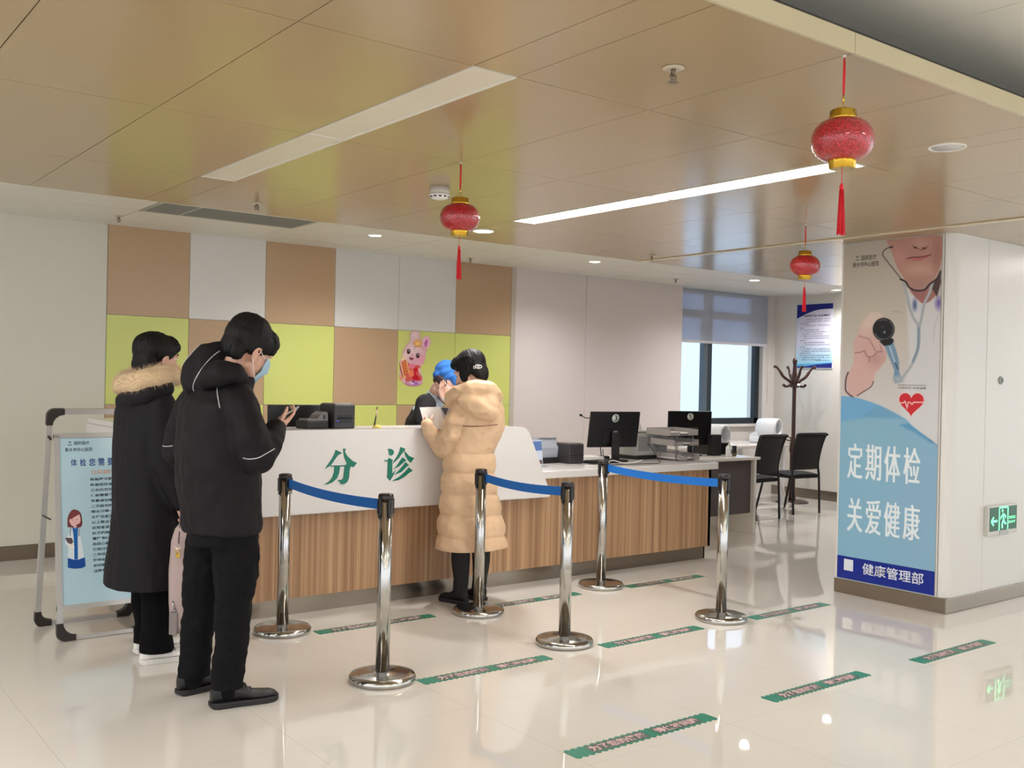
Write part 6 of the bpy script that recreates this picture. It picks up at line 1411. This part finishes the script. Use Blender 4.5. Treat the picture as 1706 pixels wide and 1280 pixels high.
# ---------- woman in the beige down coat
def build_woman():
    D = 6.45; F_ = Vector((-.05, 1, 0)).normalized(); S_ = F_.cross(UP); A = lambda px, py, dv=0: at(px, py, D+dv)   # S_ = +x, her right
    t = thing('person', 'woman in a long beige quilted down coat leaning over the counter with papers', 'person', (3.75, 5.3, 0), 'people at the reception counter')
    hp_ = A(783, 622, .02); HF = (F_*.80-UP*.42-S_*.32).normalized(); M3 = frame3(HF, UP+F_*.35); hs = 1.0
    ftL, ftR = Vector((3.695, 5.295, 0)), Vector((3.85, 5.305, 0)); hip = A(788, 800)
    shL, shR = A(768, 688, -.05), A(818, 688, .06); elL, elR = A(742, 748, -.02), A(800, 752, .22); wrL, wrR = A(712, 711, -.03), A(748, 714, .22)
    bm = NB(); head_shapes(bm, hp_, M3, hs, False); capsule(bm, hp_+M3 @ Vector((0, -.03, -.05)), A(795, 668), .048, .06)
    rings(bm, [(A(796, 662), S_, F_, .07, .06), (A(796, 680), S_, F_, .14, .08), (A(794, 720), S_, F_, .15, .09), (A(787, 760), S_, F_, .13, .09), (A(786, 810), S_, F_, .15, .10)])
    chain(bm, [shL, elL, wrL], [.045, .038, .024]); chain(bm, [shR, elR, wrR], [.045, .038, .024]); chain(bm, [hip-S_*.07, A(768, 890), A(767, 935), ftL+UP*.12], [.08, .046, .040, .028]); chain(bm, [hip+S_*.07, A(803, 890, .05), A(802, 935, .04), ftR+UP*.12], [.08, .046, .040, .028])
    hand_shapes(bm, wrL, A(704, 697, .05)-wrL, -S_*.8-F_*.3, .6, 1, .85); hand_shapes(bm, wrR, A(738, 708, .22)-wrR, S_*.6-UP*.2, .6, -1, .85)
    mobj('body', remesh(bm, .0055, 2), m_skin2, t); face_details(t, hp_, M3, hs)
    hr = hair_short(t, hp_, M3, hs, [((0, -.04, .055), (.084, .088, .088)), ((0, -.075, -.02), (.066, .045, .075)), ((-.07, .01, -.02), (.016, .03, .05)), ((.07, .0, -.03), (.016, .03, .06)), ((-.072, -.01, .0), (.018, .04, .045)), ((.072, -.01, .0), (.018, .04, .045))])
    hc = A(797, 611, -.118); bm = NB(); n = 26
    for i in range(n): a = 2*PI*i/n; ball(bm, hc+RG*.021*math.cos(a)+UP*.011*math.sin(a), .0030, n=8)
    for x_ in (-.008, -.001, .006): tube(bm, [hc+RG*x_-UP*.008, hc+RG*(x_+.002)+UP*.008], .0018, 6)
    tube(bm, [hc-RG*.028+UP*.004, hc-RG*.03-UP*.012, hc-RG*.02-UP*.013], .0018, 6)
    obj('hair_clip', bm, mat('pearl_white', (238, 236, 236), .25), hr)
    # down coat: puffed baffles
    m_dn = mat('beige_down_coat', (222, 188, 152), .5, 0, .4, var=.03); zs = [hip.z-.0]
    z_hem = A(785, 912).z; z_w = A(785, 748).z
    def puff(co, nn):
        base = .004*noise.fractal(co*6, 1, 2, 3)+.004*noise.noise(co*18)-.006*abs(noise.noise(Vector((co.x*11, co.y*11, co.z*16+4))))**.6+.003
        z = co.z
        if z < z_w-.02: ph = ((z_w-.02-z)/.135+.16*noise.noise(Vector((co.x*3, co.y*3, 1))))
        else: return base*1.5+.004*noise.noise(Vector((co.x*8, co.y*8, co.z*14)))
        q = abs(math.sin(PI*ph)); return base*1.2+.020*(q**.45)-.014
    bm = NB(); rg = lambda px, py, a, b, dv=0: (A(px, py, dv), S_, F_, a, b)
    rings(bm, [rg(797, 650, .10, .09), rg(797, 662, .15, .11), rg(798, 682, .175, .125), rg(796, 715, .175, .13), rg(789, 742, .165, .125), rg(784, 752, .160, .122), rg(782, 775, .175, .135), rg(782, 820, .19, .148), rg(784, 862, .213, .165), rg(786, 900, .24, .18), rg(786, 926, .24, .18)], sq=2.3)
    cb = mobj('down_coat', hem(remesh(bm, .008, 4, puff), z_hem), m_dn, t)
    bm = NB(); chain(bm, [A(775, 680, -.06), A(762, 700, -.09), A(750, 728, -.08), elL, A(728, 735, .0), wrL], [.078, .076, .074, .074, .062, .044])
    sl0 = cloth(.008, 9, .004, 26)
    def slv(co, nn): return sl0(co, nn)-.010*abs(noise.noise(Vector((co.x*10, co.y*10, co.z*22))))**.6+.005
    arm = mobj('sleeve', remesh(bm, .008, 4, lambda co, nn: slv(co, nn)+.006*math.sin(co.z*60)), m_dn, cb)
    bm = NB(); chain(bm, [A(812, 682, .06), A(824, 705, .10), elR, wrR], [.074, .072, .068, .044]); mobj('sleeve', remesh(bm, .009, 4, slv), m_dn, cb)
    bm = NB(); chain(bm, [A(752, 668, .0), A(762, 656, -.08), A(785, 648, -.13), A(812, 648, -.12), A(826, 660, -.03)], [.046, .052, .056, .054, .048])
    chain(bm, [A(778, 668, -.13), A(800, 680, -.16), A(820, 690, -.12)], [.060, .066, .052]); chain(bm, [A(800, 655, -.08), A(812, 672, -.10)], [.075, .08]); chain(bm, [A(795, 640, -.06), A(818, 646, -.03)], [.036, .036]); chain(bm, [A(752, 662, .05), A(775, 650, .13), A(808, 650, .12)], [.042, .045, .045])
    hc_ = cloth(.008, 7, .004, 22); mobj('hood', remesh(bm, .008, 5, lambda co, nn: hc_(co, nn)-.012*abs(noise.noise(Vector((co.x*9+2, co.y*9, co.z*15))))**.6+.006), m_dn, cb)
    bm = NB(); q0 = at(772, 710, D-.17); q1_ = at(830, 708, D-.03)
    T0 = [A(771, 709.5, -.168), A(785, 710.5, -.185), A(800, 710, -.185), A(815, 709, -.15), A(829, 707.5, -.08)]; tube(bm, catmull(T0, 4), .004, 6); obj('yoke_seam', bm, mat('seam_brown', (146, 108, 92), .6), cb)
    bm = NB(); chain(bm, [A(712.5, 708.5, .01), A(711.5, 706.5, .015)], [.0285, .0285]); obj('dark_cuff', bm, m_black2, cb)
    mk = mat('boot_black', (22, 20, 22), .7); bm = NB()
    chain(bm, [A(768, 890), A(767, 935), Vector((3.695, 5.29, .16)), Vector((3.695, 5.30, .07))], [.064, .060, .050, .048]); chain(bm, [A(803, 890, .05), A(802, 935, .04), Vector((3.85, 5.30, .16)), Vector((3.85, 5.31, .07))], [.064, .058, .048, .047])
    mobj('leggings', remesh(bm, .008, 3, cloth(.004, 9, .002, 26)), mk, t)
    shoe(t, (3.705, 5.235, 0), Vector((-.22, 1, 0)), .235, mk, mat('boot_sole', (30, 28, 30), .6), None, w=.045, h=.11); shoe(t, (3.860, 5.25, 0), Vector((-.12, 1, 0)), .235, mk, mat('boot_sole', (30, 28, 30), .6), None, w=.045, h=.11)
    # papers in her hands
    pm = mat('paper', (236, 234, 230), .7)
    c = [A(699, 679, .03), A(733, 678, .10), A(742, 712, .09), A(708, 712, .02)]
    ps = thing('document_paper', 'white sheets of paper held up by the woman in the beige coat', 'papers', A(720, 712, .05))
    bm = NB(); prism(bm, c, FW*.002); obj('front_sheet', bm, pm, ps)
    c = [A(712, 678, .07), A(750, 680, .13), A(754, 709, .12), A(718, 711, .06)]; bm = NB(); prism(bm, c, FW*.002); obj('rear_sheet', bm, mat('paper_grey', (206, 200, 206), .6), ps)
    bm = NB(); prism(bm, [A(735, 680, .098), A(747, 680, .098), A(742, 693, .098)], FW*-.0015); obj('dark_card', bm, mat('card_dark', (66, 56, 66), .4), ps)
build_woman()

# ---------- nurse behind the counter
def build_nurse():
    D = 7.34; F_ = RG.copy(); S_ = F_.cross(UP); A = lambda px, py, dv=0: at(px, py, D+dv)
    t = thing('person', 'nurse in a blue surgical cap, mask and black cardigan bending over the counter', 'person', (3.8, 6.45, 0), 'people at the reception counter')
    hp_ = A(741, 643, -.10); HF = (F_*.78-UP*.52-FW*.16).normalized(); M3 = frame3(HF, UP+F_*.6); hs = 1.0
    hip = at(697, 772, 7.60)
    sh1, sh2 = A(708, 672, -.17), A(722, 668, .15); chest = A(711, 685)
    bm = NB(); head_shapes(bm, hp_, M3, hs); capsule(bm, hp_+M3 @ Vector((0, -.035, -.05)), A(722, 665), .048, .058)
    U_ = (A(722, 660)-hip).normalized(); Fp = (F_-U_*F_.dot(U_)).normalized()
    mid = hip.lerp(A(722, 660), .55)
    rings(bm, [(hip, S_, Fp, .16, .10), (mid, S_, Fp, .14, .09), (chest, S_, Fp, .16, .09), (A(722, 662), S_, Fp, .09, .06)])
    elN, elF = A(703, 745, -.24), A(740, 740, .20); wN, wF = A(745, 728, -.20), A(775, 735, .05)
    chain(bm, [sh1, elN, wN], [.044, .038, .024]); chain(bm, [sh2, elF, wF], [.044, .038, .024])
    chain(bm, [hip+S_*.08, hip+S_*.085-UP*.42, hip+S_*.085-UP*(hip.z-.09)], [.085, .055, .038]); chain(bm, [hip-S_*.08, hip-S_*.085-UP*.42, hip-S_*.085-UP*(hip.z-.09)], [.085, .055, .038])
    hand_shapes(bm, wN, F_-UP*.2, UP, .3, 1, .85); hand_shapes(bm, wF, F_-UP*.2, UP, .3, -1, .85)
    mobj('body', remesh(bm, .006, 2), m_skin2, t); face_details(t, hp_, M3, hs, False); mask(t, hp_, M3, hs, mat('mask_white', (222, 222, 232), .7))
    # hair edge and cap
    bm = NB()
    for k in (-1, 1): ell(bm, (k*.066, -.03, .022), (.020, .055, .034), M3, hp_)
    ell(bm, (0, -.072, .005), (.058, .026, .030), M3, hp_); mobj('hair', remesh(bm, .006, 2, strands(hp_, M3, .003)), mat('dark_brown_hair', (42, 24, 34), .5), t)
    bm = NB(); ell(bm, (0, -.028, .082), (.090, .108, .078), M3, hp_); ell(bm, (0, -.05, .095), (.083, .085, .080), M3, hp_); ell(bm, (0, .03, .078), (.078, .062, .050), M3, hp_); ell(bm, (0, -.066, .045), (.078, .058, .056), M3, hp_)
    def cp(co, nn):
        q = M3.transposed() @ (co-hp_); a = math.atan2(q.x, q.y+.03); return .005*noise.noise(Vector((a*5, q.z*22, 0)))+.0035*math.sin(a*9+q.z*60)*max(0, min(1, (q.z-.03)/.05))
    mobj('surgical_cap', remesh(bm, .006, 3, cp), mat('cap_blue', (52, 104, 176), .85, 0, .2), t)
    # white tunic, black cardigan
    bm = NB(); rings(bm, [(hip-UP*.1, S_, Fp, .19, .13), (hip, S_, Fp, .175, .12), (mid, S_, Fp, .155, .105), (chest, S_, Fp, .165, .105), (A(720, 664), S_, Fp, .10, .075), (A(727, 656), S_, Fp, .066, .06)]); chain(bm, [A(722, 672), A(725, 660, -.05), A(728, 655, -.06)], [.080, .064, .058])
    tn = mobj('white_tunic', remesh(bm, .008, 4, cloth(.006, 8, .002, 24)), mat('tunic_white', (206, 216, 236), .7), t)
    bm = NB(); tube(bm, catmull([A(722, 650, -.085), A(728, 660, -.105), A(735, 668, -.10), A(742, 674, -.06)], 5), .004, 6); obj('collar_trim', bm, mat('trim_navy', (44, 48, 66), .6), tn)
    bm = NB(); off = -Fp*.045
    rings(bm, [(hip+off-UP*.06, S_, Fp, .20, .115), (hip+off, S_, Fp, .19, .11), (mid+off, S_, Fp, .18, .10), (A(703, 700), S_, Fp, .17, .10)])
    for dv in (-.10, -.03, .04, .11):
        e_ = .82 if abs(dv-.005) > .08 else 1
        chain(bm, [A(699, 735, dv), A(701, 708, dv), A(707, 690, dv), A(714, 675, dv*.9), A(718, 662, dv*.7)], [.118*e_, .116*e_, .100*e_, .074*e_, .048*e_])
    chain(bm, [A(712, 674, -.12), sh1, A(702, 705, -.22), elN, wN], [.062, .068, .064, .058, .040]); chain(bm, [A(722, 672, .10), sh2, elF, wF], [.06, .064, .056, .040])
    mobj('black_cardigan', remesh(bm, .008, 4, cloth(.007, 8, .002, 26)), mat('cardigan_black', (26, 22, 26), .85), t)
    bm = NB()
    for s_ in (-1, 1): chain(bm, [hip+S_*.08*s_, hip+S_*.085*s_-UP*.42, hip+S_*.085*s_-UP*(hip.z-.08)], [.115, .085, .07])
    mobj('trousers', remesh(bm, .010, 3, cloth(.006, 6, .002, 24)), mat('nurse_trousers_white', (200, 206, 222), .75), t)
    for s_ in (-1, 1):
        c = hip+S_*.085*s_; shoe(t, (c.x-F_.x*.05, c.y-F_.y*.05, 0), F_, .24, mat('shoe_white', (232, 228, 224), .5), mat('shoe_sole_white', (216, 212, 206), .6), None, w=.045, h=.08)
build_nurse()
